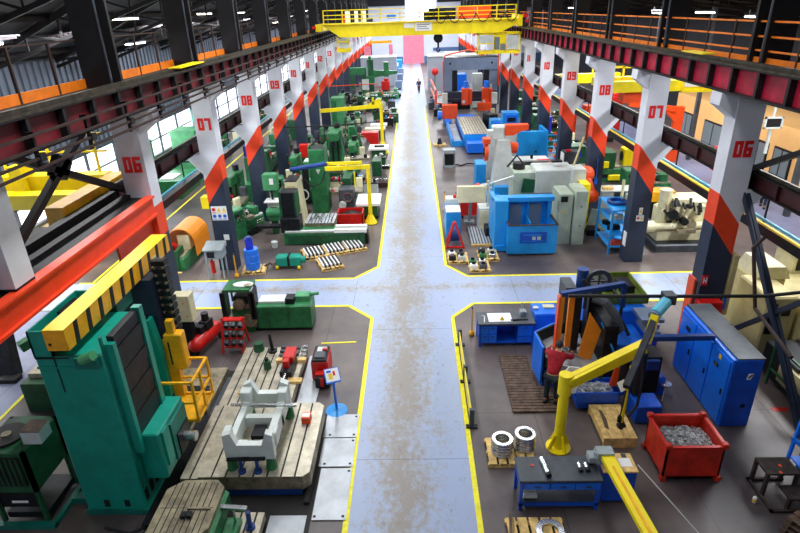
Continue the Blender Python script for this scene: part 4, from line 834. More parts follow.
# rings on pallet
pallet('pale pallet carrying two stacks of steel rings', 2.18, 10.72, 1.15, .9)
for sx, sy, lb in ((1.97,10.68,'left'),(2.55,10.85,'right')):
    for i in range(5):
        solo('steel_ring', MB('steel').lathe([(.165,0),(.255,0),(.262,.02),(.262,.05),(.25,.075),(.17,.075),(.16,.05)], (sx+random.uniform(-.008,.008),sy,.126+i*.085), n=28, ring=True), 'turned steel ring in the %s stack on the pale pallet' % lb, 'ring', 'steel rings in the %s stack' % lb, smooth=False)
solo('pry_bar', MB('black').bar((1.95,11.3,.02),(2.6,11.25,.04),.05,.04), 'black bar lying on the floor behind the ring pallet', 'bar')
pallet('pale pallet at the bottom edge carrying one flat ring', 2.35, 8.3, 1.2, .85, PI*0)
solo('steel_ring', MB('steel').lathe([(.16,0),(.29,0),(.3,.03),(.29,.06),(.17,.06)], (2.62,8.35,.126), n=28, ring=True), 'single large steel ring lying flat on the bottom pallet', 'ring')
solo('leaning_board', MB('wood2').bar((1.88,8.8,.1),(1.8,8.2,.12),.05,.25), 'old board leaning on the left side of the bottom pallet', 'board')
# jib crane
t = thing('jib_crane', 'bright yellow jib crane with folding arm beside the boring mill', 'crane', (3.4,10.95,0))
jm = MB('yellow').lathe([(.3,0),(.3,.03)], (3.4,10.95,0), n=20).cyl((3.4,10.95,.03),(3.46,11.12,2.0),.125,n=18).cyl((3.46,11.12,1.5),(3.46,11.12,2.05),.16,n=18)
for a in range(4): c_, s_ = math.cos(a*PI/2+.4), math.sin(a*PI/2+.4); jm.bar((3.4+.26*c_,10.95+.26*s_,.03),(3.4+.1*c_,10.95+.1*s_,.4),.03,.12)
jm.m('dark').cyl((3.44,11.13,1.42),(3.44,11.13,1.5),.15)
part('post', jm, t)
part('inner_arm', MB('yellow').bar((3.46,11.12,1.78),(5.35,11.5,2.55),.14,.34).bar((3.5,11.0,1.9),(5.3,11.4,2.66),.1,.1).m('black').bar((4.2,11.05,1.98),(4.3,11.07,2.02),.06,.04), t)
part('outer_arm', MB('dark').bar((5.55,11.7,3.1),(4.5,10.2,2.35),.14,.14).m('yellow').bar((5.45,11.6,2.85),(4.55,10.3,2.2),.06,.06).bar((5.4,11.55,2.6),(5.6,11.75,3.25),.18,.14), t, 'dark lifting beam')
part('spring_cylinder', MB('bluegrey').cyl((5.55,11.75,3.2),(6.1,12.35,3.35),.13,n=16).m('cyan').cyl((5.6,11.8,3.24),(6.0,12.2,3.34),.135,n=16).m('dgrey').box(5.98,12.2,3.25,6.25,12.5,3.5), t, 'pale blue cylinder')
part('lifting_rod', MB('yellow').cyl((4.85,10.9,2.4),(4.95,11.15,.55),.035).m('black').cyl((4.95,11.15,.4),(4.95,11.15,.6),.06).box(4.85,11.1,.45,5.05,11.2,.52), t)
part('hose', MB('black').tube([(5.3,11.4,2.5),(5.35,11.3,1.6),(5.3,11.25,1.0),(5.1,11.2,.7)], .035), t); part('chain', MB('dark').tube([(4.6,10.4,2.2),(4.62,10.5,1.6),(4.6,10.5,1.25)], .02).cyl((4.6,10.5,1.3),(4.6,10.5,1.15),.05), t)
part('label_plate', MB('paper').x((4.55,10.5,2.15), rz=.6, rx=.9).box(-.12,-.1,0,.12,.12,.01), t)
# lower right yellow boom
t = thing('yellow_boom', 'long flat yellow boom rising toward the camera at the bottom edge', 'boom', (4.2,8.9,0))
part('boom', MB('yellow').bar((3.95,9.35,1.2),(4.12,7.1,1.25),.26,.1).m('yellow2').bar((3.97,9.0,1.26),(4.1,7.3,1.31),.05,.01), t)
part('gripper', MB('grey').cyl((3.85,9.45,1.0),(3.85,9.45,1.25),.14).cbox(3.6,9.35,1.0,3.85,9.6,1.15).box(3.75,9.3,1.15,4.1,9.55,1.3).m('dark').cyl((3.7,9.5,.9),(3.7,9.5,1.05),.08), t)
# workbench 2
t = thing('workbench', 'blue three-drawer workbench with a worn grey top below the jib crane', 'workbench', (2.95,9.4,0))
part('top', MB('dgrey').box(2.08,9.0,.8,3.82,9.72,.86), t)
fr = MB('blue2').box(2.1,9.02,.6,3.8,9.7,.8)
for x in (2.1,3.72):
    for y in (9.02,9.62): fr.box(x,y,0,x+.07,y+.07,.6)
fr.box(2.1,9.02,.12,3.8,9.08,.2); part('frame', fr, t)
for x in (2.2,2.74,3.27): d_ = part('drawer', MB('blue').box(x,8.99,.62,x+.5,9.03,.78), t); part('handle', MB('dgrey').box(x+.2,8.97,.69,x+.32,8.99,.71), d_)
part('shelf', MB('dgrey').box(2.15,9.05,.2,3.75,9.65,.23), t)
solo('cylinder_part', MB('steel').cyl((2.65,9.6,.92),(2.68,9.4,.92),.06).cyl((2.68,9.4,.92),(2.7,9.15,.92),.055).m('black').cyl((2.7,9.15,.92),(2.7,9.08,.92),.06), 'long steel spindle lying on the lower workbench top', 'spindle')
for i, x in enumerate((3.42,3.56)): solo('collet', MB('steel').cyl((x,9.45,.91),(x,9.3,.91),.045).m('black').cyl((x,9.3,.91),(x,9.22,.91),.05), 'short steel collet near the right end of the workbench, %s of a pair' % ('left' if not i else 'right'), 'collet', 'steel collets')
solo('red_disc', MB('redp').cyl((2.42,9.45,.86),(2.42,9.45,.875),.035), 'tiny red cap on the lower workbench', 'cap')
for i in range(3): solo('cardboard_roll', MB('cream' if i else 'lgrey').cyl((2.2,9.15+i*.16,.3),(2.5,9.15+i*.16,.3),.06), 'pale roll on the shelf of the three-drawer workbench', 'roll', 'rolls under the workbench')
t = thing('tool_cabinet', 'blue two-door tool cabinet with a wooden top beside the lower workbench', 'cabinet', (4.28,9.5,0))
part('body', MB('blue2').box(3.9,9.22,.05,4.6,9.72,.86), t); part('top', MB('wood').box(3.88,9.2,.86,4.62,9.75,.9), t)
for x in (3.92,4.26): part('door', MB('blue2').box(x,9.2,.1,x+.33,9.22,.82).m('dark').box(x+(.28 if x < 4 else .03),9.19,.45,x+(.3 if x < 4 else .05),9.2,.6), t)
solo('paper_sheet', MB('paper').box(4.3,9.35,.9,4.55,9.6,.903), 'white paper on the wooden top of the tool cabinet', 'paper'); solo('calculator', MB('dgrey').box(4.4,9.62,.9,4.5,9.72,.92), 'small grey clip above the white paper on the tool cabinet', 'clip')
# red bin
t = thing('scrap_bin', 'open red steel bin full of bright metal swarf', 'bin', (6.1,10.3,0))
mb = MB('redbin').box(5.48,9.84,.08,6.75,9.88,.98).box(5.48,10.88,.08,6.75,10.92,.98).box(5.48,9.84,.08,5.52,10.92,.98).box(6.71,9.84,.08,6.75,10.92,.98).box(5.48,9.84,.08,6.75,10.92,.12)
for (x,y) in ((5.5,9.86),(6.73,9.86),(5.5,10.9),(6.73,10.9)): mb.box(x-.06,y-.06,0,x+.06,y+.06,.12).cbox(x-.07,y-.07,.94,x+.07,y+.07,1.06)
part('box', mb, t); part('rim', MB('redp').box(5.45,9.8,.93,6.78,9.86,.99).box(5.45,10.9,.93,6.78,10.96,.99).box(5.44,9.8,.93,5.5,10.96,.99).box(6.73,9.8,.93,6.79,10.96,.99), t)
def swarf(x0,y0,x1,y1,z0,hh,n,label,parent=None):
    mb = MB('chips'); rr = random.Random(5)
    mb.m('dgrey').box(x0,y0,z0-.1,x1,y1,z0).m('chips')
    for i in range(n):
        x = rr.uniform(x0+.06,x1-.06); y = rr.uniform(y0+.06,y1-.06)
        dx = (x-(x0+x1)/2)/((x1-x0)/2); dy = (y-(y0+y1)/2)/((y1-y0)/2)
        z = z0+hh*max(0,1-dx*dx*.7-dy*dy*.7)*rr.uniform(.3,1); a = rr.uniform(0,6.28); r = rr.uniform(.03,.09)
        pts = [(x+r*math.cos(a+q*1.2)*(1+.1*q), y+r*math.sin(a+q*1.2), z+q*.012) for q in range(5)]
        mb.tube(pts, .008, 3)
    o = solo('metal_swarf', mb, label, 'swarf', kind='stuff'); return o
swarf(5.53,9.9,6.7,10.86,.62,.16,520,'curly bright metal swarf filling the red bin')
# wooden crate
t = thing('wooden_crate', 'pale wooden crate lid with a burnt stain beneath the lifting rod', 'crate', (4.9,11.5,0))
mb = MB('wood')
for i in range(5): mb.box(4.48+i*.165,10.9,.27,4.48+i*.165+.155,12.2,.3)
mb.box(4.48,10.9,0,5.3,10.95,.27).box(4.48,12.15,0,5.3,12.2,.27).box(4.48,10.95,.12,4.53,12.15,.27).box(5.25,10.95,.12,5.3,12.15,.27)
part('boards', mb, t); part('stain', MB('wood2').prism([(4.62,11.3),(4.7,11.2),(4.76,11.6),(4.74,11.95),(4.66,12.0),(4.66,11.7)], 'z', .3, .302), t)
# vertical boring mill
t = thing('boring_mill', 'blue vertical boring mill with orange guards and chip guard tank', 'machine', (4.8,13.5,0))
gd = [(3.45,13.35),(3.38,14.2),(3.98,14.65),(5.2,14.95)]
mb = MB('blue')
for (p, q) in zip(gd[:-1], gd[1:]): mb.bar((*p,.75),(*q,.75),.05,1.2)
part('guard', mb, t, 'blue curved chip guard')
mb = MB('dark')
for (p, q) in zip(gd[:-1], gd[1:]): mb.bar((p[0]+.05,p[1]-.03,.78),(q[0]+.05,q[1]-.05,.78),.03,1.14)
part('guard_lining', mb, t)
part('rotary_table', MB('plate').lathe([(.95,.6),(.95,.95),(.9,.98),(0.3,.98),(.28,1.02),(.02,1.02)], (4.45,13.85,0), n=32).m('steel').lathe([(.25,0),(.45,0),(.45,.12),(.25,.12)], (4.4,13.85,.99), n=24, ring=True).m('dark').bar((3.9,13.5,1.02),(5.0,14.2,1.02),.08,.06), t)
part('front_panel', MB('paper').prism([(3.75,.55),(4.15,.55),(4.2,1.35),(3.9,1.4),(3.72,1.1)], 'y', 12.35, 12.38), t, 'silver front sheet'); part('base', MB('blue2').cbox(3.95,12.95,0,6.8,16.0,.55,.05).box(4.2,12.3,.1,5.2,12.95,.5).box(3.5,13.4,0,4.0,14.6,.55), t)
part('chip_trough', MB('blue2').box(4.15,12.25,.35,5.25,12.3,.62).box(4.15,12.9,.35,5.25,12.95,.62).box(4.15,12.25,.3,5.25,12.95,.35), t)
part('column', MB('blue').cbox(5.0,14.3,.5,6.6,15.9,1.95,.04).cbox(5.4,13.2,.5,6.2,14.3,1.5).m('dark').box(4.8,14.1,.5,5.2,14.5,2.5).box(4.95,13.0,.5,5.3,14.2,2.2), t, 'deep blue machine column')
part('slide', MB('orangey').box(3.76,13.35,.9,3.9,13.5,2.95).m('orangep').box(3.74,13.3,.9,3.78,13.5,2.92), t, 'tall orange slide cover')
part('slide', MB('orangey').box(4.1,13.6,1.2,4.25,13.7,2.8).m('dark').box(4.25,13.6,1.0,4.45,13.8,2.75), t, 'orange slide cover')
part('guard_plate', MB('orangey').prism([(4.4,1.1),(4.75,.9),(4.95,1.9),(4.6,2.45)], 'y', 13.3, 13.34), t, 'orange trapezoid guard plate')
part('chip_shield', MB('orangep').prism([(5.1,.6),(5.45,.55),(5.5,1.1),(5.2,1.2)], 'y', 12.6, 12.64), t, 'orange-red plate')
part('cable_chain', MB('dgrey').tube([(4.75,13.6,2.75),(5.0,13.4,2.7),(5.25,13.3,2.4),(5.4,13.2,2.0),(5.3,13.3,1.5),(5.15,13.3,1.3)], .13, 8), t)
part('top_arm', MB('navyb').bar((3.8,13.4,2.98),(5.6,13.8,3.05),.14,.12).bar((5.6,13.8,3.05),(5.65,13.9,2.3),.12,.14), t, 'blue cross arm')
part('motor', MB('navyb').cyl((4.7,14.6,2.4),(4.7,14.6,3.15),.16,n=16).m('dark').cyl((5.2,14.9,1.9),(5.2,14.9,2.5),.2), t)
part('pulley_wheel', MB('dgrey').lathe([(.24,-.04),(.36,-.05),(.36,.05),(.24,.04)], (5.1,14.4,2.85), n=24, ax='y', ring=True).bar((4.8,14.4,2.85),(5.4,14.4,2.85),.04,.04).bar((5.1,14.4,2.55),(5.1,14.4,3.15),.04,.04), t)
part('top_tray', MB('olive').box(5.3,14.65,2.0,6.7,14.7,2.2).box(5.3,16.3,2.0,6.7,16.35,2.2).box(5.3,14.65,2.0,5.35,16.35,2.2).box(6.65,14.65,2.0,6.7,16.35,2.2).box(5.3,14.65,1.96,6.7,16.35,2.02).m('dark').cyl((5.8,15.3,2.15),(5.8,15.8,2.25),.2).cbox(6.1,15.2,2.02,6.5,15.9,2.25).cbox(5.45,15.7,2.02,5.7,16.1,2.2), t, 'olive green top tray')
part('hydraulics', MB('dark').cbox(6.0,12.8,.2,6.5,13.4,1.35).m('navyb').cbox(6.05,12.7,1.0,6.4,12.8,1.3).m('dark').cyl((5.7,12.3,.6),(5.7,12.3,1.9),.14).cyl((5.4,12.5,.6),(5.4,12.5,1.7),.12).m('blue2').cbox(5.55,11.75,.05,6.2,12.35,.55).m('bluegrey').box(6.0,13.3,2.1,6.6,14.0,2.2).box(6.1,13.2,1.8,6.5,13.9,1.88), t)
part('hose', MB('black').tube([(5.5,14.3,2.6),(5.65,13.9,2.4),(5.6,13.8,2.0),(5.8,13.5,1.6)], .05).tube([(4.6,14.2,3.0),(4.7,14.1,2.7),(4.65,14.0,2.2)], .05), t)
part('tie_rod', MB('sky').cyl((4.9,13.2,2.2),(5.3,12.9,1.3),.025), t)
part('end_screen', MB('dgrey').box(4.15,14.2,1.6,4.45,14.9,2.75), t)
swarf(4.2,12.3,5.2,12.88,.45,.12,220,'bright metal chips in the trough in front of the boring mill')
t = thing('stool', 'low grey metal stool right of the boring mill', 'stool', (6.7,13.0,0)); part('seat', MB('steel').cyl((6.75,12.9,.4),(6.75,12.9,.43),.15), t)
for a in range(3): part('leg', MB('lgrey').cyl((6.75,12.9,.4),(6.75+.25*math.cos(a*2.1),12.9+.25*math.sin(a*2.1),0),.012,n=6), t)
# blue electrical cabinets
t = thing('electrical_cabinet', 'row of tall bright blue electrical cabinets beneath right column 06', 'cabinet', (8.0,13,0))
part('body', MB('blue').cbox(7.62,11.65,.02,8.35,14.4,2.0,.01).m('blue2').box(8.3,11.65,.02,8.36,14.4,2.0).box(7.66,11.63,.02,8.33,11.66,1.98), t)
for i, (a0, a1) in enumerate([(11.7,12.55),(12.6,13.45),(13.5,14.35)]):
    d_ = part('door', MB('blue').box(7.585,a0,.06,7.62,a1,1.9), t); part('handle', MB('dark').box(7.56,a0+.08,.9,7.585,a0+.12,1.05), d_)
part('top', MB('dgrey').box(7.72,11.65,2.0,8.38,14.45,2.04), t, 'dark grey top'); part('sign', MB('sign_y').box(7.575,12.1,1.72,7.585,12.2,1.84).m('dark').box(7.575,12.15,1.45,7.585,12.35,1.55).m('olive').box(7.57,12.2,1.48,7.575,12.3,1.52), t, 'yellow label and dark nameplate')
part('sign', MB('paper').prism([(8.02,1.45),(8.12,1.45),(8.17,1.62),(8.05,1.62)], 'y', 11.62, 11.63).m('dark').bar((8.05,11.615,1.5),(8.14,11.615,1.6),.01,.03), t, 'small bird-like label'); part('vent', MB('dark').box(7.575,13.75,1.5,7.585,14.0,1.62), t); part('vent', MB('dark').box(8.05,11.62,.6,8.15,11.63,.7), t)
part('cable_duct', MB('navyb').box(5.9,12.55,2.0,7.6,12.68,2.14), t)
t = thing('drum', 'deep blue drum with a pale lid between boring mill and cabinets', 'drum', (7.2,15.6,0)); part('barrel', MB('purple').lathe([(.28,0),(.29,.02),(.3,.3),(.285,.32),(.3,.6),(.285,.62),(.29,.9)], (7.2,15.4,.0), n=20), t); part('lid', MB('paper').cyl((7.2,15.4,.9),(7.2,15.4,.93),.27,n=20), t)
t = thing('fire_hose_box', 'red box beside the foot of right column 06', 'box', (8.9,15.2,0)); part('box', MB('redp').cbox(8.48,15.2,.95,9.2,15.5,1.65), t); part('stand', MB('dark').box(8.55,15.22,0,9.15,15.48,.95), t)
solo('upright_board', MB('orangep').box(8.36,15.5,0,8.42,15.9,2.3).m('dgrey').box(8.42,15.55,0,8.5,15.85,2.2), 'tall orange strip panel on the aisle side of right column 06', 'panel')
solo('wall_board', MB('beige').box(9.47,15.6,1.0,9.6,16.2,3.0).m('blue').box(9.44,15.55,1.2,9.47,15.65,1.7), 'beige board fixed on the outer side of right column 06', 'board')
# cream machine at right edge
t = thing('turning_centre', 'large beige turning machine at the right edge behind the braces', 'machine', (11.6,15.5,0))
part('body', MB('beige').cbox(10.1,14.6,.0,11.0,16.2,2.1,.05).cbox(10.35,15.8,0,11.3,17.2,2.1,.05).cbox(11.2,14.6,0,13.5,17.4,1.8,.05), t)
part('door', MB('beige').cbox(11.1,14.1,.5,12.4,15.2,1.9,.06).m('dark').box(10.2,14.58,.9,10.4,14.6,1.9).box(10.55,14.58,1.5,10.8,14.6,1.8), t)
part('hood', MB('cream').prism([(10.4,2.1),(11.4,2.1),(11.2,2.5),(10.6,2.5)], 'y', 15.8, 17.0).cbox(12.1,16.8,1.8,13.2,17.8,2.4).m('dark').box(12.2,16.78,1.9,12.8,16.8,2.3), t)
part('conveyor', MB('dark').cbox(10.0,12.6,.1,10.9,14.1,1.0).m('beige').box(9.9,12.2,.3,10.3,13.2,.9).m('iron2').box(10.9,12.5,.9,12.4,14.2,1.0), t); part('frame_rail', MB('green2').box(9.8,10.4,0,9.86,10.46,1.3).box(9.8,13.4,0,9.86,13.46,1.3).box(9.8,10.4,1.25,9.86,13.46,1.3).box(9.8,10.4,.5,9.86,13.46,.55).box(10.6,10.4,0,10.66,10.46,1.3).box(9.8,10.4,1.25,10.66,10.46,1.3), t, 'dark green frame')
part('cabinet_body', MB('dark').box(9.95,10.5,.02,12.5,12.3,1.1), t)
solo('floor_mark', MB('redp').box(9.35,12.2,.0,9.75,12.35,.006), 'faded red mark on the floor right of the blue cabinets', 'floor marking')
t = thing('step_crate', 'black wooden step stand with orange paint spots at lower right', 'step stand', (7.8,9.4,0))
mb = MB('wood3').box(7.45,9.35,.6,8.15,9.85,.65).box(7.75,8.95,.3,8.25,9.35,.34)
for (x,y,z) in ((7.45,9.35,.6),(8.08,9.35,.6),(7.45,9.78,.6),(8.08,9.78,.6),(7.75,8.95,.3),(8.18,8.95,.3)): mb.box(x,y,0,x+.07,y+.07,z)
mb.box(7.4,8.9,0,8.25,8.96,.06).box(7.4,9.8,0,8.2,9.86,.06).box(7.4,8.9,0,7.46,9.86,.06)
part('frame', mb, t); part('paint_spot', MB('orangep').cyl((7.85,9.6,.65),(7.85,9.6,.653),.04,n=8), t); part('paint_spot', MB('orangep').cyl((7.75,9.4,.65),(7.75,9.4,.653),.035,n=8), t)
t = thing('bottle', 'small bottle with yellow label standing on the dark floor', 'bottle', (7.22,9.2,0)); part('body', MB('paper').lathe([(.04,0),(.045,.02),(.045,.13),(.02,.16)], (7.22,9.2,0), n=12), t); part('label', MB('sign_y').cyl((7.22,9.2,.03),(7.22,9.2,.09),.047,n=12), t)
t = thing('tool_rack', 'bright blue rack holding equipment at the lower right edge', 'rack', (8.8,9.9,0))
part('frame', MB('blue').bar((8.2,9.9,0),(8.5,10.2,1.4),.06,.06).bar((8.25,10.0,1.05),(8.75,9.0,.9),.06,.08).box(8.25,9.1,.6,9.0,9.9,.64).bar((8.3,9.1,0),(8.3,9.3,.9),.05,.05).box(8.35,9.05,.2,9.0,9.1,.9), t); part('drill', MB('dark').cbox(8.5,9.6,.9,8.9,9.9,1.1).m('paper').box(8.55,9.58,.95,8.65,9.6,1.0), t); part('bag', MB('sky').sph((8.45,9.35,.78),.2,(1,.8,.6)), t)
for i in range(3):
    o = pallet('old grey pallet in the stack at the bottom right corner', 7.98+i*.03, 8.3, 1.0, .9, .5, 'wood2', 5, 'old pallets bottom right'); o.location.z = i*.13
solo('rod', MB('lgrey').cyl((4.62,9.3,1.0),(6.05,7.0,.03),.012,n=6), 'long thin steel rod lying across the floor by the tool cabinet', 'rod')
# ------------------------------------------------------------------ left middle
t = thing('guarded_lathe', 'green lathe under a curved bright orange guard left of column 07', 'lathe', (-10.3,23.3,0))
part('bed', MB('green').cbox(-10.9,21.9,0,-9.9,24.6,.55).m('green2').box(-10.7,21.85,.1,-10.55,22.6,.9).box(-10.3,21.85,.1,-10.15,22.6,.9).m('iron').box(-10.8,22.0,.55,-10.0,24.5,.6), t)
pts = []
for i in range(13): a = PI*i/12; pts.append((-10.25+.62*math.cos(a), 1.0+.62*math.sin(a)))
gp = [(-9.63,.35)]+pts+[(-10.87,.6)]+[(-10.83,.6)]+[(-10.25+.58*math.cos(PI-PI*i/12), 1.0+.58*math.sin(PI-PI*i/12)) for i in range(13)]+[(-9.67,.35)]
g_ = MB('orangey')
vs = []; q = gp; n = len(gp)//2
outer = [(-9.63,.35)]+pts+[(-10.87,.6)]; inner = [(-9.67,.35)]+[(-10.25+.58*math.cos(PI*i/12), 1.0+.58*math.sin(PI*i/12)) for i in range(13)]+[(-10.83,.6)]
for i in range(len(outer)-1):
    (a0,b0),(a1,b1),(c0,d0),(c1,d1) = outer[i],outer[i+1],inner[i],inner[i+1]
    ys = (22.7,24.4)
    v_ = [(a0,ys[0],b0),(a1,ys[0],b1),(c1,ys[0],d1),(c0,ys[0],d0),(a0,ys[1],b0),(a1,ys[1],b1),(c1,ys[1],d1),(c0,ys[1],d0)]
    g_.add(v_, [(0,1,2,3),(4,7,6,5),(0,4,5,1),(3,2,6,7)])
part('guard', g_, t, 'curved orange guard')
part('headstock', MB('cream').cbox(-10.5,22.9,.6,-9.95,23.5,1.25), t); part('chuck', MB('redp').cyl((-10.6,22.5,.8),(-10.6,22.7,.8),.2), t); part('lever', MB('orangey').cyl((-10.95,21.95,.5),(-10.95,21.95,1.0),.05), t)
t = thing('yellow_box', 'yellow box machine behind the orange-guarded lathe', 'machine', (-9.8,26.5,0)); part('body', MB('yellow').cbox(-10.5,26.3,1.3,-9.9,26.8,1.9), t); part('stand', MB('green').cbox(-9.9,26.3,0,-9.3,26.9,1.6), t)
solo('wooden_stick', MB('wood').box(-10.7,21.6,0,-10.0,21.68,.05), 'wooden batten on the floor before the orange-guarded lathe', 'batten')
t = thing('desk_stand', 'grey metal writing desk with legs beside left column 07', 'desk', (-8.2,21.3,0))
ds = MB('grey').box(-8.6,20.9,.95,-7.9,21.5,1.3).prism([(20.85,1.3),(21.55,1.3),(21.55,1.5),(20.85,1.35)], 'x', -8.65, -7.85)
for (x,y) in ((-8.58,20.95),(-7.95,20.95),(-8.58,21.42),(-7.95,21.42)): ds.box(x-.03,y-.03,0,x+.03,y+.03,.95)
part('body', ds, t); part('opening', MB('dark').box(-8.5,20.88,1.0,-8.2,20.9,1.25), t)
solo('fire_extinguisher', MB('redp').cyl((-8.45,21.2,.2),(-8.45,21.2,.75),.09).m('black').cyl((-8.45,21.2,.75),(-8.45,21.2,.85),.03), 'red extinguisher inside the grey desk stand', 'extinguisher')
pallet('small pallet under the blue drum by left column 07', -6.9, 21.75, 1.0, .8, .1)
t = thing('drum', 'bright blue drum with a pump motor by left column 07', 'drum', (-6.95,21.75,.13)); part('barrel', MB('blue').lathe([(.29,.13),(.3,.15),(.31,.45),(.295,.47),(.31,.76),(.295,.78),(.3,1.02)], (-6.95,21.75,0), n=20), t); part('pump', MB('purple').cyl((-6.98,21.75,1.02),(-6.98,21.75,1.5),.16).m('navyb').cyl((-6.98,21.75,1.5),(-6.98,21.75,1.56),.12), t)
solo('chain_pile', MB('wood2').tube([(-6.5,21.9,.15),(-6.3,22.1,.2),(-6.1,21.9,.12),(-6.2,22.2,.1),(-6.0,22.3,.1)], .05), 'brown coil of strap right of the blue drum', 'strap')
t = thing('gearbox_motor', 'teal motor unit with yellow feet lying on the floor', 'motor', (-5.5,22.1,0))
part('casing', MB('teal').cbox(-6.0,21.85,.15,-4.95,22.3,.55,.05).cyl((-4.95,22.08,.35),(-4.75,22.08,.35),.15), t); part('foot', MB('sign_y').cyl((-6.0,21.85,.08),(-5.9,21.85,.08),.08), t); part('foot', MB('sign_y').cyl((-5.05,21.8,.08),(-4.95,21.8,.08),.08), t); part('shaft', MB('dark').cyl((-4.75,22.08,.35),(-4.6,22.08,.35),.05).box(-5.5,21.84,.15,-5.4,22.31,.57), t)
for i, (x, y, lb) in enumerate([(-4.62,23.35,'leftmost pallet of dark bars near the green bed mill'),(-3.75,23.75,'middle back pallet of dark bars near the green bed mill'),(-2.9,24.1,'rightmost pallet of dark bars near the green bed mill'),(-3.75,22.2,'front pallet of dark bars, lone before the other three')]):
    p_ = pallet(lb, x, y, 1.0, 1.2, .38, 'wood', 5, 'pallets of bars')
    for q in range(5):
        mb = MB('cloth').x((x,y,.127), rz=.38).box(-.4+q*.17,-.47,0,-.4+q*.17+.06,.47,.1).m('black').box(-.34+q*.17,-.47,0,-.34+q*.17+.09,.47,.085)
        solo('steel_bar', mb, 'flat steel bar lying on the %s near the green bed mill' % lb.split(' of dark')[0], 'bar', 'steel bars %d' % (i+1))
def mill(name, label, x, y, W, Dp, H, c, c2, tw, rz=0, group=None, cat='milling machine', var=0):
    t = thing(name, label, cat, (0,0,0), group)
    part('base', MB(c).cbox(-W/2-.15,-Dp*.9,0,W/2+.15,Dp/2,.25), t)
    col = MB(c).cbox(-W/2,-Dp*.1,.2,W/2,Dp/2,H,.05)
    if var: col.m(c2).box(-W/2+.1,-Dp*.12,.8,W/2-.1,-Dp*.09,H-.3)
    part('column', col, t)
    part('head', MB(c).cbox(-W*.35,-Dp*.75,H-.5,W*.35,-Dp*.05,H,.05).m('dark').cyl((0,-Dp*.55,H-.5),(0,-Dp*.55,H-.85),.12), t)
    part('knee', MB(c2).cbox(-W*.4,-Dp*.85,.3,W*.4,-Dp*.1,.8), t)
    part('table', tslot(-tw/2,-Dp*.85,tw/2,-Dp*.2,.8,.95,5,'x','iron'), t)
    part('motor', MB('dark').cyl((W*.1,Dp*.3,H),(W*.1,Dp*.3,H+.3),.18).m('redp').cyl((-W*.3,-Dp*.76,H-.3),(-W*.3,-Dp*.78,H-.3),.05), t)
    part('handwheel', MB('steel').lathe([(.12,-.015),(.16,-.02),(.16,.02),(.12,.015)], (-tw/2-.08,-Dp*.5,.88), n=16, ax='x', ring=True), t)
    rr = random.Random(int(abs(x)*10+y*10))
    part('slideway', MB('dark').box(-W*.25,-Dp*.13,.9,-W*.12,-Dp*.1,H-.5).box(W*.12,-Dp*.13,.9,W*.25,-Dp*.1,H-.5).box(-W*.25,-Dp*.13,.85,W*.25,-Dp*.1,.9), t)
    part('vice', MB(rr.choice(['redp','dark','steel'])).cbox(-.15+rr.uniform(-.3,.3),-Dp*.7,.95,.2,-Dp*.4,1.12), t)
    for q in range(5):
        x_ = rr.uniform(-tw/2,tw/2-.2); part('tooling', MB(rr.choice(['steel','dark','iron2','black','lgrey','redp'])).cbox(x_,-Dp*.8,.95,x_+rr.uniform(.08,.22),-Dp*.8+rr.uniform(.1,.3),rr.uniform(1.0,1.25),.01), t)
    part('control_panel', MB(rr.choice(['lgrey','cream','dgrey'])).cbox(W/2+.15,-Dp*.6,1.1,W/2+.5,-Dp*.45,1.6), t); part('panel_arm', MB('dark').cyl((W/2,-Dp*.1,H-.3),(W/2+.3,-Dp*.5,1.6),.03,n=6), t)
    part('hose', MB('black').tube([(-W*.3,-Dp*.3,H),(-W*.6,-Dp*.4,H+.1),(-W*.7,-Dp*.2,H-.5),(-W*.55,Dp*.1,.9)], .03), t)
    t.location = (x,y,0); t.rotation_euler = (0,0,rz); return t
# green bed mill
t = thing('bed_mill', 'long green bed milling machine with black head beside the bar pallets', 'milling machine', (-4.4,24.8,0))
part('bed', MB('green').cbox(-6.2,24.5,.05,-2.4,25.5,.62,.03).m('green2').box(-6.0,24.48,.1,-2.6,24.5,.5).m('dark').box(-2.5,24.55,0,-2.25,25.3,.5), t)
part('rail', MB('paper').box(-3.8,24.4,.62,-2.3,24.6,.78).box(-3.8,24.9,.62,-2.3,25.1,.78).m('lgrey').box(-6.1,24.5,.62,-3.8,24.7,.7), t)
part('table', tslot(-5.3,25.3,-3.9,26.7,.6,.8,9,'y','plate'), t)
for i in range(7): part('clamp', MB('steel').box(-5.1+i*.17,25.5+(i%3)*.3,.8,-5.02+i*.17,25.9+(i%2)*.5,.9), t)
part('head', MB('dark').cbox(-6.3,24.6,.6,-5.4,25.4,1.3).cbox(-6.25,24.9,1.3,-5.55,25.7,2.45).m('green2').box(-6.3,24.85,1.3,-6.2,25.7,2.5).box(-5.6,24.85,1.3,-5.52,25.7,2.4), t, 'black spindle head')
part('ram', MB('dark').cyl((-7.5,24.9,.85),(-6.2,24.9,.85),.12).m('green').cyl((-7.0,25.2,1.4),(-6.3,25.2,1.4),.22), t)
part('bucket', MB('lgrey').lathe([(.13,.02),(.16,.3)], (-6.6,24.3,0), n=12), t)
t = thing('control_cabinet', 'cream slanted control cabinet behind the black spindle head', 'cabinet', (-6.1,27.6,0)); part('body', MB('cream').prism([(-6.5,0),(-5.7,0),(-5.9,2.3),(-6.5,2.3)], 'y', 27.2, 28.4), t); part('door', MB('beige').prism([(-6.4,.2),(-5.85,.2),(-5.98,2.1),(-6.4,2.1)], 'y', 27.17, 27.2), t); part('top', MB('dark').box(-6.5,27.2,2.3,-5.9,28.4,2.34), t)
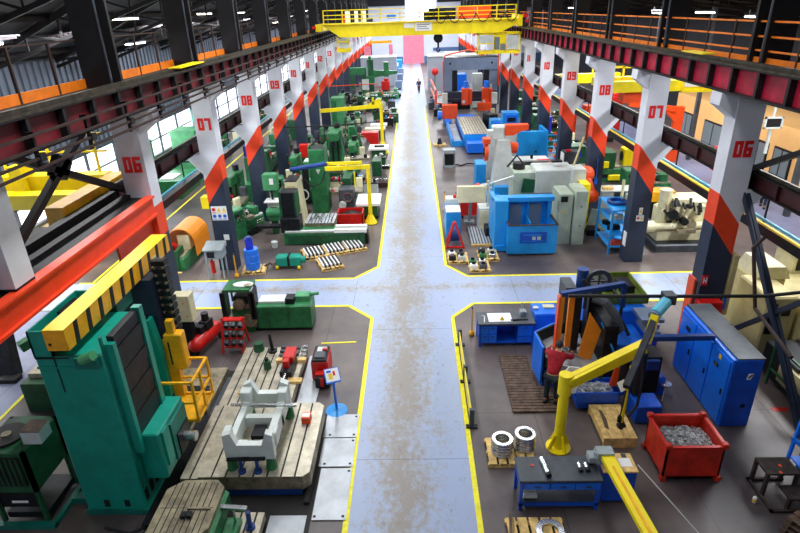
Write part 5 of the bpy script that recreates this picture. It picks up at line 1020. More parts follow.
t = thing('green_box', 'bright green square control box on a white pedestal near left column 08', 'cabinet', (-7.6,27.3,0)); part('body', MB('lgreen').cbox(-7.6,27.2,1.9,-6.9,27.7,2.7), t); part('pedestal', MB('lgrey').cbox(-7.5,27.2,0,-6.9,27.6,1.3).m('paper').box(-7.6,27.0,1.3,-6.8,27.7,1.36).m('dark').box(-7.3,27.4,1.36,-7.2,27.5,1.9), t); part('label', MB('paper').box(-7.25,27.18,2.2,-7.05,27.2,2.5), t)
t = thing('green_box', 'small open green bin left of the black spindle head', 'bin', (-6.95,26.3,0)); part('body', MB('green').cbox(-7.2,26.0,.7,-6.7,26.5,1.3), t); part('opening', MB('black').box(-7.12,26.08,1.3,-6.78,26.42,1.305), t); part('stand', MB('green2').box(-7.1,26.1,0,-6.8,26.4,.7), t)
lathe_m('green_bench', 'green and white bench machine right of left column 07', (-8.5,26.3,0), PI/2-.5, 2.0,.8,.8,'green','green2','paper','lathe')
# tall column planer
t = thing('vertical_mill', 'tall light green column machine behind the bed mill', 'machine', (-5.15,29.6,0))
tw_ = MB('green').cbox(-5.55,29.1,0,-4.7,30.4,3.45,.03); part('column', tw_, t); part('top_opening', MB('black').box(-5.45,29.2,3.45,-4.8,30.3,3.46).m('green').box(-5.55,29.1,3.45,-5.5,30.4,3.6).box(-4.75,29.1,3.45,-4.7,30.4,3.6).m('dark').tube([(-5.5,29.3,3.5),(-5.2,29.8,3.8),(-4.8,30.2,3.5)], .04), t)
part('cable', MB('black').tube([(-4.6,29.0,2.6),(-4.9,28.7,1.8),(-5.4,28.6,1.6),(-5.8,28.7,2.0)], .04), t); part('badge', MB('lgrey').prism([(-5.2,2.4),(-4.98,2.4),(-5.09,2.15)], 'y', 29.07, 29.1), t)
part('gears', MB('dark').cyl((-5.75,28.9,.8),(-5.75,28.9,2.6),.18).m('wood2').cyl((-5.8,28.6,.2),(-5.6,28.6,.4),.1).m('lgrey').lathe([(.25,-.03),(.3,-.04),(.3,.04),(.25,.03)], (-5.9,28.6,1.2), ax='y', ring=True), t)
t = thing('scrap_bin', 'red open-top bin near the foot of the first yellow left jib crane', 'bin', (-3.3,27.3,0)); mb = MB('redp').box(-3.95,26.75,.05,-2.65,26.8,.7).box(-3.95,27.6,.05,-2.65,27.65,.75).box(-3.95,26.75,.05,-3.9,27.65,.75).box(-2.7,26.75,.05,-2.65,27.65,.75).box(-3.95,26.75,.05,-2.65,27.65,.1); part('box', mb, t); part('contents', MB('black').prism([(-3.9,.1),(-2.7,.1),(-2.7,.5),(-3.3,.65),(-3.9,.5)], 'y', 26.82, 27.58), t)
t = thing('jib_crane', 'nearest yellow jib crane of the left row with a blue boom', 'crane', (-2.31,27.34,0))
part('post', MB('yellow').cyl((-2.31,27.34,0),(-2.31,27.34,2.8),.1).lathe([(.34,0),(.34,.04),(.12,.45)], (-2.31,27.34,0), n=12).m('dark').lathe([(.36,0),(.36,.02)], (-2.31,27.34,0)), t)
part('arm', MB('yellow').bar((-2.2,27.34,2.95),(-4.45,27.5,2.85),.14,.2).bar((-2.6,27.2,3.2),(-4.6,27.9,3.0),.12,.14).bar((-3.0,27.34,2.7),(-3.0,27.34,1.9),.06,.06), t)
part('boom', MB('navyb').cyl((-4.4,27.7,3.05),(-6.3,27.9,2.75),.11), t, 'blue boom')
t = thing('jib_crane', 'farther yellow jib crane of the left row with a long arm', 'crane', (-2.4,42.75,0))
part('post', MB('yellow').cyl((-2.4,42.75,0),(-2.4,42.75,3.7),.12).lathe([(.45,0),(.45,.05),(.14,.9)], (-2.4,42.75,0), n=12), t)
part('arm', MB('yellow').bar((-2.3,42.75,3.5),(-6.9,42.75,3.25),.16,.26).prism([(-3.6,3.5),(-2.4,3.5),(-2.4,4.0),(-2.6,4.0)], 'y', 42.7, 42.8).box(-3.05,42.7,3.3,-2.9,42.8,4.1), t)
solo('orange_cable', MB('orangep').tube([(-7.6,52,3.9),(-5,52,3.95),(-3.2,52,4.0),(-2.6,51.6,3.0)], .04), 'thin orange rail line above the farther left jib crane', 'cable')
solo('overhead_cable', MB('black').tube([(-7.6,33.2,3.9),(-5,33,3.93),(-2.0,33,4.1)], .035), 'thin black line strung from left column 08 across the machines', 'cable')
mill('milling_machine','green milling machine with grey table behind the white-topped plate',-3.75,31.0,.7,1.4,1.7,'green2','dark',1.7,0,None,'milling machine',1)
t = thing('surface_table', 'white-topped surface table on a dark green base beside the left jib post', 'table', (-2.45,28.7,0)); part('top', MB('paper').box(-3.1,27.9,.72,-1.85,29.7,.84), t); part('base', MB('green2').box(-2.95,28.1,.1,-2.0,29.5,.72).m('dark').box(-3.0,28.0,0,-1.95,29.6,.12), t)
t = thing('turret_unit', 'dark grey gear unit with round handles left of the white surface table', 'machine', (-3.6,29.6,0)); part('body', MB('dgrey').cbox(-4.1,29.0,.1,-3.3,29.9,1.3), t); part('wheel', MB('steel').lathe([(.2,-.03),(.26,-.04),(.26,.04),(.2,.03)], (-3.6,28.95,.9), ax='y', ring=True), t); part('drum', MB('lgrey').cyl((-3.9,28.7,.5),(-3.9,29.0,.5),.2), t)
mid = [  # label, x, y, kind...
 ('mill','second tall green column machine with a yellow label',-5.0,35.8,.9,1.6,3.2,'green','green2',2.0),
 ('mill','green milling machine with a red head and slotted table past the first jib',-4.2,38.6,.7,1.5,1.8,'green','green2',2.3),
 ('mill','dark milling machine with a blue motor under the farther jib arm',-5.0,46.0,.7,1.5,1.9,'green2','dark',2.2),
 ('mill','bright green milling machine with orange trays behind the farther jib',-5.4,49.2,.7,1.4,1.6,'lgreen','green2',2.0),
]
for k_, lab, x, y, W, Dp, H, c, c2, tw in mid: mill('milling_machine', lab, x, y, W, Dp, H, c, c2, tw, 0, None, 'milling machine', 1)
t = thing('green_column', 'broad pale green machine upright left of the farther jib crane', 'machine', (-6.6,50,0)); part('column', MB('lgreen').cbox(-7.1,49.5,0,-6.0,51,3.2), t); part('panel', MB('green').box(-7.0,49.48,.5,-6.6,49.5,3.0), t)
t = thing('green_cabinet', 'green cabinet with a round dial below the farther jib arm end', 'cabinet', (-6.2,40.5,0)); part('body', MB('green').cbox(-6.7,40.3,0,-5.9,41.1,2.4), t); part('dial', MB('dark').cyl((-6.3,40.28,1.9),(-6.3,40.3,1.9),.22), t); part('door', MB('lgreen').box(-6.6,40.27,.2,-6.0,40.3,1.2), t)
t = thing('red_cabinet', 'red cabinet on the green bin behind left column 08', 'cabinet', (-7.3,36.8,0)); part('body', MB('redp').cbox(-7.6,37.0,1.2,-6.9,37.5,2.0), t); part('bin', MB('lgreen').cbox(-7.2,35.6,.2,-5.9,36.6,1.2).m('cloth').box(-7.1,35.7,1.2,-6.5,36.5,1.25).m('redp').box(-6.4,35.8,1.2,-6.1,36.2,1.4), t); part('base', MB('green2').box(-7.6,36.9,0,-6.8,37.6,1.2), t)
t = thing('red_hopper', 'red sloped hopper beside the farther jib crane foot', 'hopper', (-3.4,44.4,0)); part('hopper', MB('redp').prism([(-4.1,1.3),(-2.8,1.3),(-2.8,.4),(-3.3,.3)], 'y', 44.0, 44.9), t); part('leg', MB('dark').box(-3.2,44.3,0,-3.1,44.4,.4), t); part('leg', MB('dark').box(-2.95,44.3,0,-2.85,44.4,.4), t)
t = thing('green_wedge', 'green sloping machine guard left of the red hopper', 'guard', (-4.6,44,0)); part('panel', MB('green').prism([(-5.1,0),(-4.0,0),(-4.6,1.8),(-5.1,1.8)], 'y', 43.9, 44.6), t); part('rib', MB('lgreen').box(-5.1,43.85,0,-5.0,43.9,1.8), t)
t = thing('surface_table', 'white table at the foot of the farther jib crane', 'table', (-2.5,41,0)); part('top', MB('paper').box(-3.3,40.4,.75,-1.9,41.8,.88).m('black').box(-2.9,40.8,.88,-2.2,41.1,.98), t); part('base', MB('green2').box(-3.1,40.5,0,-2.1,41.6,.75), t)
t = thing('surface_table', 'cream-topped table past the farther jib crane', 'table', (-3.2,48,0)); part('top', MB('cream').box(-4.1,47.3,.8,-2.4,48.3,.95).m('paper').box(-3.7,48.5,.9,-2.3,49.5,1.05), t); part('base', MB('dgrey').box(-4.0,47.4,0,-2.5,49.4,.8), t)
t = thing('machine_spindle', 'dark machine with round chucks at the aisle line past the first jib', 'machine', (-2.0,36.5,0)); part('body', MB('green2').cbox(-2.8,36.2,0,-2.2,37.2,1.0), t)
for i in range(3): part('chuck', MB('steel').cyl((-2.1+i*.18,36.6,.5),(-2.1+i*.18,36.4,.5),.16).m('dark').cyl((-2.1+i*.18,36.4,.5),(-2.1+i*.18,36.38,.5),.08), t)
t = thing('rack', 'low rack with a row of small round parts beside the left aisle line', 'rack', (-2.3,34,0)); part('tray', MB('rust').box(-2.9,33.6,0,-1.7,34.3,.3), t)
for i in range(5): part('round_part', MB('steel').cyl((-2.75+i*.22,33.9,.3),(-2.75+i*.22,33.9,.5),.07), t)
lathe_m('green_lathe','dark green lathe pointing at the aisle beyond the farther jib',(-2.7,55.5,0),.1,2.4,1.0,.9,'green2','dark','paper')
lathe_m('green_lathe','long green lathe near the red machine far down on the left',(-4.0,71,0),0,4.5,.9,.8,'lgreen','green','iron')
t = thing('red_machine', 'red round machine head on the radial drill table far left', 'machine', (-3.4,74,0)); part('body', MB('redp').cbox(-3.9,72.2,.9,-2.9,73.0,1.9), t); part('wheel', MB('redp').cyl((-3.3,72.5,1.9),(-3.3,72.5,2.2),.3), t); part('base', MB('dark').cbox(-4.0,72.1,0,-2.8,73.1,.9), t)
t = thing('radial_drill', 'green radial drilling machine with a long arm before the grey container', 'machine', (-5.4,74,0)); part('column', MB('green2').cyl((-5.3,74,.3),(-5.3,74,4.3),.42,n=18).m('green').cyl((-5.3,74,4.3),(-5.3,74,4.7),.2).cbox(-5.8,73.5,1.4,-4.8,74.5,2.4), t); part('arm', MB('green').prism([(-5.0,2.2),(-1.9,2.6),(-1.9,2.9),(-5.0,3.1)], 'y', 73.8, 74.2), t); part('head', MB('green').cbox(-3.6,73.6,2.3,-3.0,74.3,4.0), t); part('base', MB('green2').cbox(-6.2,73.2,0,-2.5,74.8,.3), t)
t = thing('planer_gantry', 'dark green gantry planer next to the far left columns', 'machine', (-6.9,71,0)); part('upright', MB('green2').cbox(-7.5,70.6,0,-7.0,71.6,3.5), t); part('upright', MB('green2').cbox(-6.2,70.6,0,-5.6,71.6,3.5), t); part('crossbeam', MB('green').cbox(-7.5,70.5,2.9,-5.6,71.5,3.7), t); part('bed', MB('dark').cbox(-6.95,67,0,-6.25,72,.9), t); part('saddle', MB('lgrey').box(-6.1,70.3,1.2,-5.3,70.6,2.4), t)
t = thing('partition_container', 'pale grey ribbed container box far down on the left', 'container', (-4.8,84.5,0)); mb = MB('panelwhite').box(-7.25,83.3,0,-2.3,86.5,3.8)
for i in range(16): mb.box(-7.2+i*.31,83.25,.1,-7.1+i*.31,83.3,3.7)
part('wall_panel', mb, t); part('roof_edge', MB('lgrey').box(-7.3,83.2,3.8,-2.25,86.6,3.9), t)
t = thing('gantry_crane', 'small gantry with pink-red posts and yellow beam by the far wall', 'crane', (-6.5,100,0)); part('post', MB('pink').box(-8.2,100,0,-6.9,100.4,4.3), t); part('post', MB('pink').box(-3.9,100,0,-3.3,100.4,4.6), t); part('beam', MB('yellow2').box(-7.2,100,4.8,-3.4,100.3,5.2), t)
solo('blue_container', MB('sky').cbox(-3.4,104,0,-1.9,106,1.8).m('paper').box(-3.3,103.98,.8,-2.5,104,1.4), 'bright blue container by the far left wall near the pink door', 'container')
for i in range(4): 
    q = thing('parts_trolley', ['dark trolley at the left aisle edge nearest the walking person','low blue-grey trolley beside the far grey container','blue-grey trolley behind the low one near the container','farthest small trolley by the left aisle edge'][i], 'trolley', ((-2.0,-2.0,-2.0,-2.0)[i],(71,79,88,96)[i],0))
    part('body', MB('dark' if i == 0 else 'bluegrey').cbox(-2.4,(71,79,88,96)[i],.2,-1.5,(71,79,88,96)[i]+1.2,.5 if i == 0 else 1.1), q); part('wheel', MB('black').cyl((-2.3,(71,79,88,96)[i]+.1,.1),(-1.6,(71,79,88,96)[i]+.1,.1),.1), q)
# more left machines between the jibs and beyond (dense row)
for i, (x, y, c, lab) in enumerate([(-6.9,31.2,'green','green lathe beside the foot of left column 08'),(-7.1,42.3,'green2','dark green lathe left of the farther jib crane arm'),(-6.2,54.0,'green','green lathe beyond the pale green upright'),(-6.8,60,'green2','dark green lathe beyond the pale upright near the far left columns'),(-4.6,62.5,'lgreen','light green lathe before the green planer'),(-6.6,66.0,'dark','black lathe just before the green gantry planer')]):
    lathe_m('green_lathe', lab, (x,y,0), .0 if i % 2 else .2, 2.6, .9, .85, c, 'dark', 'iron')
for i, (x, y, c, h_, lab) in enumerate([(-7.2,33.6,'green',2.2,'green upright drill next to left column 09'),(-6.2,39.4,'green2',2.4,'dark green upright drill left of the red-headed mill'),(-7.0,57,'green',2.6,'green upright drill past the farther jib arm'),(-5.4,58.5,'green2',2.2,'dark upright drill right of its green neighbour')]):
    mill('upright_drill', lab, x, y, .6, 1.2, h_, c, 'dark', 1.0, 0, None, 'drill', 0)
# left bay machines
t = thing('boring_machine', 'large green boring machine with a teal motor in the left bay', 'machine', (-14.8,36,0))
part('body', MB('lgreen').cbox(-16.0,35.5,0,-14.0,38.5,1.4).cbox(-15.8,36.5,1.4,-14.2,38.3,3.2), t); part('column', MB('green').cyl((-16.2,34.2,0),(-16.2,34.2,3.2),.2), t); part('motor', MB('teal').cyl((-14.4,38.0,3.2),(-14.4,38.0,4.3),.35).cbox(-14.2,37.4,2.6,-13.6,38.2,3.9), t)
part('table', MB('green').cbox(-15.8,32.2,0,-13.9,35.2,1.1).m('cloth').box(-15.4,32.6,1.1,-14.4,33.8,1.16), t)
mill('milling_machine','green milling machine between left columns 07 and 08',-9.9,29.8,.8,1.5,2.2,'green','green2',1.6)
t = thing('green_press', 'green machine with a blue bin on top between left columns 07 and 08', 'machine', (-9.3,33,0)); part('body', MB('green').cbox(-9.9,32.2,0,-9.0,33.4,2.4).cbox(-10.2,31.4,0,-9.3,32.2,1.0), t); part('bin', MB('purple').box(-9.9,32.4,2.5,-9.1,33.2,2.55).box(-9.9,32.4,2.4,-9.84,33.2,3.0).box(-9.16,32.4,2.4,-9.1,33.2,3.0).box(-9.9,32.4,2.4,-9.1,32.46,3.0).box(-9.9,33.14,2.4,-9.1,33.2,3.0), t); part('handwheel', MB('dark').lathe([(.2,-.03),(.28,-.04),(.28,.04),(.2,.03)], (-8.9,31.5,.9), ax='y', ring=True), t)
for i, (x, y, c, lab) in enumerate([(-10.2,38.5,'green2','nearest dark lathe on the bay side behind the left columns'),(-10.4,44,'green','bright green lathe on the bay side behind the left columns'),(-10.2,50,'green2','farthest dark lathe on the bay side behind the left columns'),(-14.8,27.0,'lgreen','light green lathe below the left bay windows'),(-15.2,43.5,'green','green lathe by the left bay windows beyond the teal motor'),(-15,55,'green2','dark lathe far along the left bay windows')]):
    lathe_m('bay_lathe', lab, (x,y,0), PI/2, 3.2, 1.0, 1.0, c, 'green2', 'iron')
for i, (x, y, c, lab) in enumerate([(-14.6,48,'cream','cream cabinet by the left bay windows'),(-15.8,30.0,'lgreen','light green cabinet by the left bay windows'),(-14.8,52,'sky','sky blue cabinet far along the left bay'),(-15.2,24.2,'yellow2','amber hoist cabinet under the yellow left bay crane')]):
    q = thing('bay_cabinet', lab, 'cabinet', (x,y,0)); part('body', MB(c).cbox(x-.6,y-.6,0,x+.6,y+.6,2.2), q); part('door', MB(c).box(x-.5,y-.63,.1,x+.5,y-.6,2.0).m('dark').box(x+.35,y-.65,1.0,x+.4,y-.63,1.2), q)

# shop clutter: toolboxes, crates, parts carts beside the machines
CL = [(-6.9,29.6,'dgrey'),(-4.7,32.9,'cream'),(-2.6,32.2,'lgrey'),(-3.4,33.4,'dark'),(-6.0,34.2,'green2'),(-2.4,38.2,'green2'),(-6.3,43.4,'dgrey'),(-5.6,52.6,'blue'),(-3.2,51.6,'redp'),(-2.3,53.2,'dark'),(-5.0,56.2,'lgrey'),(-3.4,59.0,'cream'),(-2.4,63.5,'dgrey'),(-5.6,64.4,'blue'),(-3.0,67.2,'green2')]
wh = ['by the foot of the tall green column','behind the tall green column','short of the red hopper on the aisle side','behind the white surface table','beside the second green column','beyond the spindle machine','under the farther jib arm','past the farther jib arm end','right past the farther jib','near the dark lathe tail','beyond the dark aisle lathe','before the light green lathe','by the aisle before the planer','beside the far green lathe','just short of the long green lathe']
for i, (x, y, c) in enumerate(CL):
    q = thing('parts_cart', '%s parts cart standing %s' % ({'dgrey':'slate','cream':'cream','lgrey':'pale grey','dark':'black','green2':'dark green','blue':'blue','redp':'red'}[c], wh[i]), 'cart', (x,y,0))
    part('body', MB(c).cbox(x-.4,y-.3,.15,x+.4,y+.3,.75), q); part('tray', MB('dark').box(x-.42,y-.32,.75,x+.42,y+.32,.8), q)
    rr = random.Random(i)
    for k_ in range(5):
        xx = x+rr.uniform(-.3,.3); yy = y+rr.uniform(-.2,.2); part('part', MB(rr.choice(['steel','cream','dark','redp','sky','lgrey'])).cbox(xx-.07,yy-.07,.8,xx+.07,yy+.07,.8+rr.uniform(.06,.25),.01), q)
    for sx in (-.3,.3): part('wheel', MB('black').cyl((x+sx,y-.25,.08),(x+sx,y+.25,.08),.08), q)
# ------------------------------------------------------------------ right middle
t = thing('machining_centre', 'bright blue enclosed machining centre with two dark windows', 'machine', (5,23.5,0))
mb = MB('sky').cbox(3.42,23.3,.1,4.0,23.75,2.35,.03).box(3.42,23.75,.2,3.6,25.2,2.2).box(3.5,23.2,.05,4.1,23.5,.3)
mb.box(3.9,24.3,.4,6.0,24.4,2.15).box(3.42,23.9,2.1,6.1,24.35,2.28).box(5.85,24.0,.4,6.02,24.4,2.1)
part('frame', mb, t)
for x in (4.12, 4.98):
    wf = part('window', MB('sky').box(x,24.22,.6,x+.72,24.3,2.0), t); part('pane', MB('glass').box(x+.1,24.18,.72,x+.62,24.22,1.9), wf)
fb = MB('sky').box(3.95,22.75,.1,6.05,22.82,1.4).box(3.95,22.82,.1,4.02,24.3,1.4).box(5.98,22.82,.1,6.05,24.3,1.4).box(3.95,22.8,.3,6.05,24.3,.38).box(4.95,23.2,.38,5.0,24.3,1.35)
part('front_tub', fb, t, 'open blue front tub'); part('name_panel', MB('blue2').box(4.45,22.73,.6,5.6,22.76,1.1).m('lgrey').box(4.98,22.72,.75,5.13,22.73,.9).box(5.2,22.72,.75,5.35,22.73,.9).m('sky').box(4.6,22.72,.95,5.4,22.73,1.0).box(4.55,22.72,.68,5.5,22.73,.7), t, 'dark blue panel with two pale squares')
part('base', MB('grey').cbox(4.1,22.9,0,5.9,24.2,.3), t); part('rim', MB('rust').box(3.93,22.72,1.4,6.07,22.84,1.42).box(3.93,22.8,1.4,4.04,24.3,1.42).box(5.96,22.8,1.4,6.07,24.3,1.42), t)
t = thing('control_pendant', 'cream control panel on a long arm over the blue machine', 'control panel', (2.9,26.6,0))
part('panel', MB('cream').cbox(2.0,26.2,1.35,3.4,26.4,2.15,.02), t); part('foot', MB('grey').cbox(2.45,26.9,0,2.95,27.3,.1).cyl((2.7,27.1,.1),(2.7,26.5,1.5),.07), t); part('arm', MB('lgrey').bar((3.3,26.3,2.1),(5.6,26.9,2.6),.16,.16).bar((5.6,26.9,2.6),(8.0,27.2,2.75),.14,.14), t)
t = thing('coolant_cabinet', 'pale cream cabinet between pendant and blue machine', 'cabinet', (3.4,26.2,0)); part('body', MB('lgrey').cbox(3.05,26.0,.0,3.7,26.9,1.1), t); part('door', MB('cream').box(3.1,25.97,.1,3.65,26.0,1.0), t); part('pipe', MB('cyan').cyl((3.72,26.3,1.1),(3.72,26.3,2.3),.04).m('lgrey').cyl((3.5,26.3,1.1),(3.5,26.3,2.4),.06), t)
t = thing('red_cabinet', 'red tool cart behind the cream control panel', 'trolley', (2.7,28,0)); part('body', MB('redp').cbox(2.3,27.6,.2,3.5,28.4,1.2), t); part('leg', MB('dark').box(2.35,27.65,0,2.45,27.75,.2), t); part('tool', MB('dark').box(2.0,27.4,1.0,2.3,27.8,1.4).m('orangep').cyl((2.6,28.6,1.0),(3.4,28.9,1.3),.25), t)
# grey-green machine behind
t = thing('turning_machine', 'pale grey-green machine with side cabinets right of the blue centre', 'machine', (7,25.5,0))
part('cabinet', MB('greyg').cbox(6.35,24.0,0,6.95,25.4,2.35,.03), t); part('cabinet', MB('greyg').cbox(7.0,23.9,0,7.55,25.2,2.5,.03).m('dark').cyl((7.3,23.88,1.8),(7.3,23.9,1.8),.03).cyl((7.3,23.88,.9),(7.3,23.9,.9),.03).m('sign_y').prism([(6.5,1.5),(6.62,1.5),(6.56,1.62)], 'y', 23.97, 24.0), t)
part('housing', MB('lgrey').cbox(5.75,26.4,1.7,7.6,27.9,2.8,.05).cbox(7.4,26.0,1.6,8.0,27.0,2.9).m('greyg').cbox(4.75,26.6,1.0,5.75,28.0,2.65), t); part('window', MB('green2').prism([(5.1,1.7),(5.7,1.7),(5.8,2.3),(5.2,2.4)], 'y', 26.5, 26.56), t)
part('motor', MB('black').cyl((5.1,27.4,2.65),(5.1,27.4,2.95),.3).tube([(4.5,27.2,2.8),(4.9,27.0,3.4),(5.3,27.3,2.9)], .05).m('dark').box(6.6,27.0,3.0,7.1,27.3,3.08).m('redp').box(6.0,27.5,3.0,6.6,27.7,3.03), t); part('duct', MB('beige').cyl((7.6,26.8,2.9),(8.4,28.3,3.9),.05).m('dark').box(6.4,23.98,2.0,6.7,24.0,2.25), t)
t = thing('robot_cell', 'yellow guard frame with an orange robot arm right of the grey-green machine', 'robot', (8.1,26.2,0)); part('frame', MB('yellow').cbox(7.65,25.3,.2,8.05,26.0,2.4), t); part('arm', MB('orangep').sph((8.3,27.0,2.4),.4,(1,1,1)).cyl((8.3,26.8,2.2),(8.5,26.3,1.5),.22).sph((8.5,26.3,1.5),.3), t); part('base', MB('dark').cbox(8.0,26.0,0,8.8,27.3,.5).cbox(8.0,24.9,0,8.6,25.6,.3), t)
# blue parts stand, A-frame, pallets
t = thing('parts_washer', 'light blue parts stand by the right aisle line', 'stand', (1.75,25.5,0)); part('body', MB('sky').cbox(1.42,25.1,0,2.1,26.8,1.25), t); part('tray', MB('paper').box(1.42,25.1,1.25,2.1,26.0,1.3).m('lgrey').cbox(1.45,26.2,1.25,2.05,26.8,1.55).m('redp').cyl((1.9,26.4,1.55),(1.9,26.4,1.7),.08), t)
t = thing('a_frame', 'red A-frame stand at the corner of the right machine area', 'stand', (1.75,24,0)); part('frame', MB('redp').bar((1.35,23.7,0),(1.7,23.9,1.2),.07,.07).bar((2.15,23.7,0),(1.75,23.9,1.2),.07,.07).bar((1.35,23.7,.08),(2.15,23.7,.08),.07,.07).bar((1.4,24.6,0),(1.7,24.0,1.2),.06,.06).bar((2.1,24.6,0),(1.75,24.0,1.2),.06,.06), t); part('reel', MB('navyb').cyl((1.55,24.2,.5),(1.95,24.2,.5),.3), t)
for i, (x, y, lb) in enumerate([(1.78,22.5,'pale pallet with motors at the right crossing corner'),(2.6,21.6,'second pale pallet with grey castings by the crossing line'),(3.1,22.7,'pallet with green and grey motor parts before the blue machine')]):
    pallet(lb, x, y, .9, 1.0, 0, 'wood', 4)
    for q in range(4):
        xx = x-.25+(q%2)*.4; yy = y-.25+(q//2)*.45
        c_ = ['dark','lgrey','paper','dgrey','green','steel'][(q+i*2)%6]
        mb = MB(c_).cbox(xx-.15,yy-.15,.127,xx+.15,yy+.12,.3).m('dark' if c_ != 'dark' else 'steel').cyl((xx,yy-.02,.3),(xx,yy+.02,.38),.08)
        solo('machine_part', mb, '%s machine part on the %s' % (['dark','light grey','white','slate','green','bright steel'][(q+i*2)%6], ['corner pallet','second pallet','motor pallet'][i]), 'machine part', 'machine parts on the crossing pallets')
t = thing('slatted_platform', 'steel slatted platform left of the blue machining centre', 'platform', (3.1,25.2,0)); mb = MB('dgrey').box(2.5,24.0,0,3.6,26.3,.06).m('plate')
for i in range(8): mb.box(2.53+i*.135,24.05,.06,2.6+i*.135,26.25,.1)
part('slats', mb, t); part('block', MB('black').cbox(3.25,24.9,.1,3.6,25.6,.5), t); part('edge', MB('wood').box(2.5,23.9,0,3.6,24.0,.1), t)
# robot cell with conical column
t = thing('robot_column', 'pale tapered machine column on a blue base with an orange arm', 'machine', (5.1,30.5,0))
mb = MB('lgrey'); mb.add([(4.25,30.2,1.0),(5.5,30.2,1.0),(5.5,31.2,1.0),(4.25,31.2,1.0),(4.5,30.35,3.4),(5.1,30.35,3.4),(5.1,31,3.4),(4.5,31,3.4)], [(0,3,2,1),(4,5,6,7),(0,1,5,4),(1,2,6,5),(2,3,7,6),(3,0,4,7)]); part('column', mb, t)
part('base', MB('sky').cbox(3.4,29.6,0,4.6,31.8,.6).cbox(4.3,29.8,0,5.9,31.6,1.0).cbox(3.6,32.8,0,4.2,34.0,1.5).m('lgrey').cyl((4.1,31,.6),(4.1,31,.75),.5), t)
part('arm', MB('orangep').prism([(4.9,3.6),(5.3,3.6),(5.7,3.8),(6.1,3.9),(6.1,4.15),(4.9,4.15)],'y',30.6,31.1).cyl((5.1,31.5,2.8),(5.7,31.5,2.7),.3).m('lgrey').cbox(4.3,30.7,3.4,4.9,31.3,4.1,.1), t, 'orange arm head')
part('reel', MB('orangep').lathe([(.3,-.1),(.48,-.1),(.48,.1),(.3,.1)], (4.0,31.6,2.5), n=24, ax='x', ring=True).cbox(3.8,31.3,3.0,4.2,31.9,3.3).m('black').lathe([(.2,-.12),(.32,-.12),(.32,.12),(.2,.12)], (4.0,31.6,2.5), n=20, ax='x', ring=True).bar((4.0,31.3,2.5),(4.0,31.9,2.5),.1,.1), t)
t = thing('grey_machine_head', 'white boxy machine cabinet behind the tapered column', 'cabinet', (5,36,0)); part('body', MB('lgrey').cbox(4.9,35.5,1.0,6.4,36.6,3.1,.06), t); part('screen', MB('black').box(5.1,35.48,1.2,6.0,35.5,2.2), t); part('stand', MB('lgrey').cbox(4.5,35.0,0,5.0,35.6,3.0), t)
t = thing('welding_cabinet', 'grey frame cabinet standing alone beside the right aisle', 'cabinet', (2.35,38.3,0)); mb = MB('grey').box(1.95,37.9,1.1,2.75,38.7,1.2).box(1.95,37.9,0,2.0,38.7,1.1).box(2.7,37.9,0,2.75,38.7,1.1).box(1.95,37.9,.0,2.75,38.7,.15); part('body', mb, t); part('unit', MB('dark').cbox(2.05,38.0,.15,2.65,38.6,.9), t); part('hose', MB('black').tube([(2.8,38.4,.1),(3.2,38.2,.05),(3.6,38.6,.1),(4.1,38.5,.1)], .05), t)
# blue container / cabinets
t = thing('blue_enclosure', 'large plain sky blue enclosure behind the robot column', 'enclosure', (7.6,38.5,0)); part('wall_panel', MB('sky').cbox(6.4,38.0,0,8.9,38.2,2.3,.02).cbox(5.6,38.2,0,5.8,40.5,2.2,.02).box(8.7,38.1,0,8.9,40.2,2.3).box(7.55,37.97,.1,7.58,38.0,2.2), t); part('handle', MB('dark').box(8.1,37.95,.9,8.2,38.0,1.0), t)
t = thing('flat_cabinet', 'dark blue-grey cabinet in front of the sky blue enclosure', 'cabinet', (7,33,0)); part('body', MB('dgrey').cbox(5.9,32.8,.6,7.8,33.8,1.6), t); part('frame', MB('lgrey').box(5.85,32.75,1.6,7.85,33.85,1.68), t); part('knob', MB('dark').cyl((6.9,33.2,1.68),(6.9,33.2,1.9),.08), t)
t = thing('parts_rack', 'blue rack with orange holders beside right column 10', 'rack', (9,37,0)); mb = MB('sky')
for x in (8.75,9.5): mb.bar((x,36.9,0),(x,37.6,2.4),.06,.06)
for i in range(6): mb.box(8.75,36.9+i*.1,.3+i*.36,9.55,37.2+i*.1,.34+i*.36)
part('frame', mb, t)
for i in range(6): part('holder', MB('orangep').cyl((8.95+(i%2)*.3,36.95+i*.1,.42+i*.36),(8.95+(i%2)*.3,37.1+i*.1,.42+i*.36),.1), t)
t = thing('slim_cabinet', 'white and slate narrow cabinet beside the parts rack', 'cabinet', (8.9,31.5,0)); part('body', MB('dgrey').cbox(8.7,32.8,0,9.6,33.5,2.1), t); part('door', MB('paper').box(8.66,32.8,0,8.7,33.5,2.0), t); part('top', MB('redp').box(8.8,32.85,2.1,9.1,33.1,2.2), t)
for i, (x, y, h_, lab) in enumerate([(7.3,44,2.6,'tall sky blue machine beyond the enclosure'),(6.6,45.5,1.8,'low sky blue machine with pipes beside the gantry mill')]):
    q = thing('blue_machine', lab, 'machine', (x,y,0)); part('body', MB('sky').cbox(x-.6,y-.5,0,x+.6,y+.7,h_), q); part('head', MB('blue').cbox(x-.4,y-.8,h_-.7,x+.4,y-.5,h_-.1).m('dark').box(x-.3,y-.82,h_-.6,x+.3,y-.8,h_-.3), q); part('pipe', MB('steel').cyl((x-.3,y-.9,.4),(x+.4,y-.9,.4),.1).m('dark').cyl((x-.5,y-.9,.8),(x-.5,y-.9,1.3),.12), q)
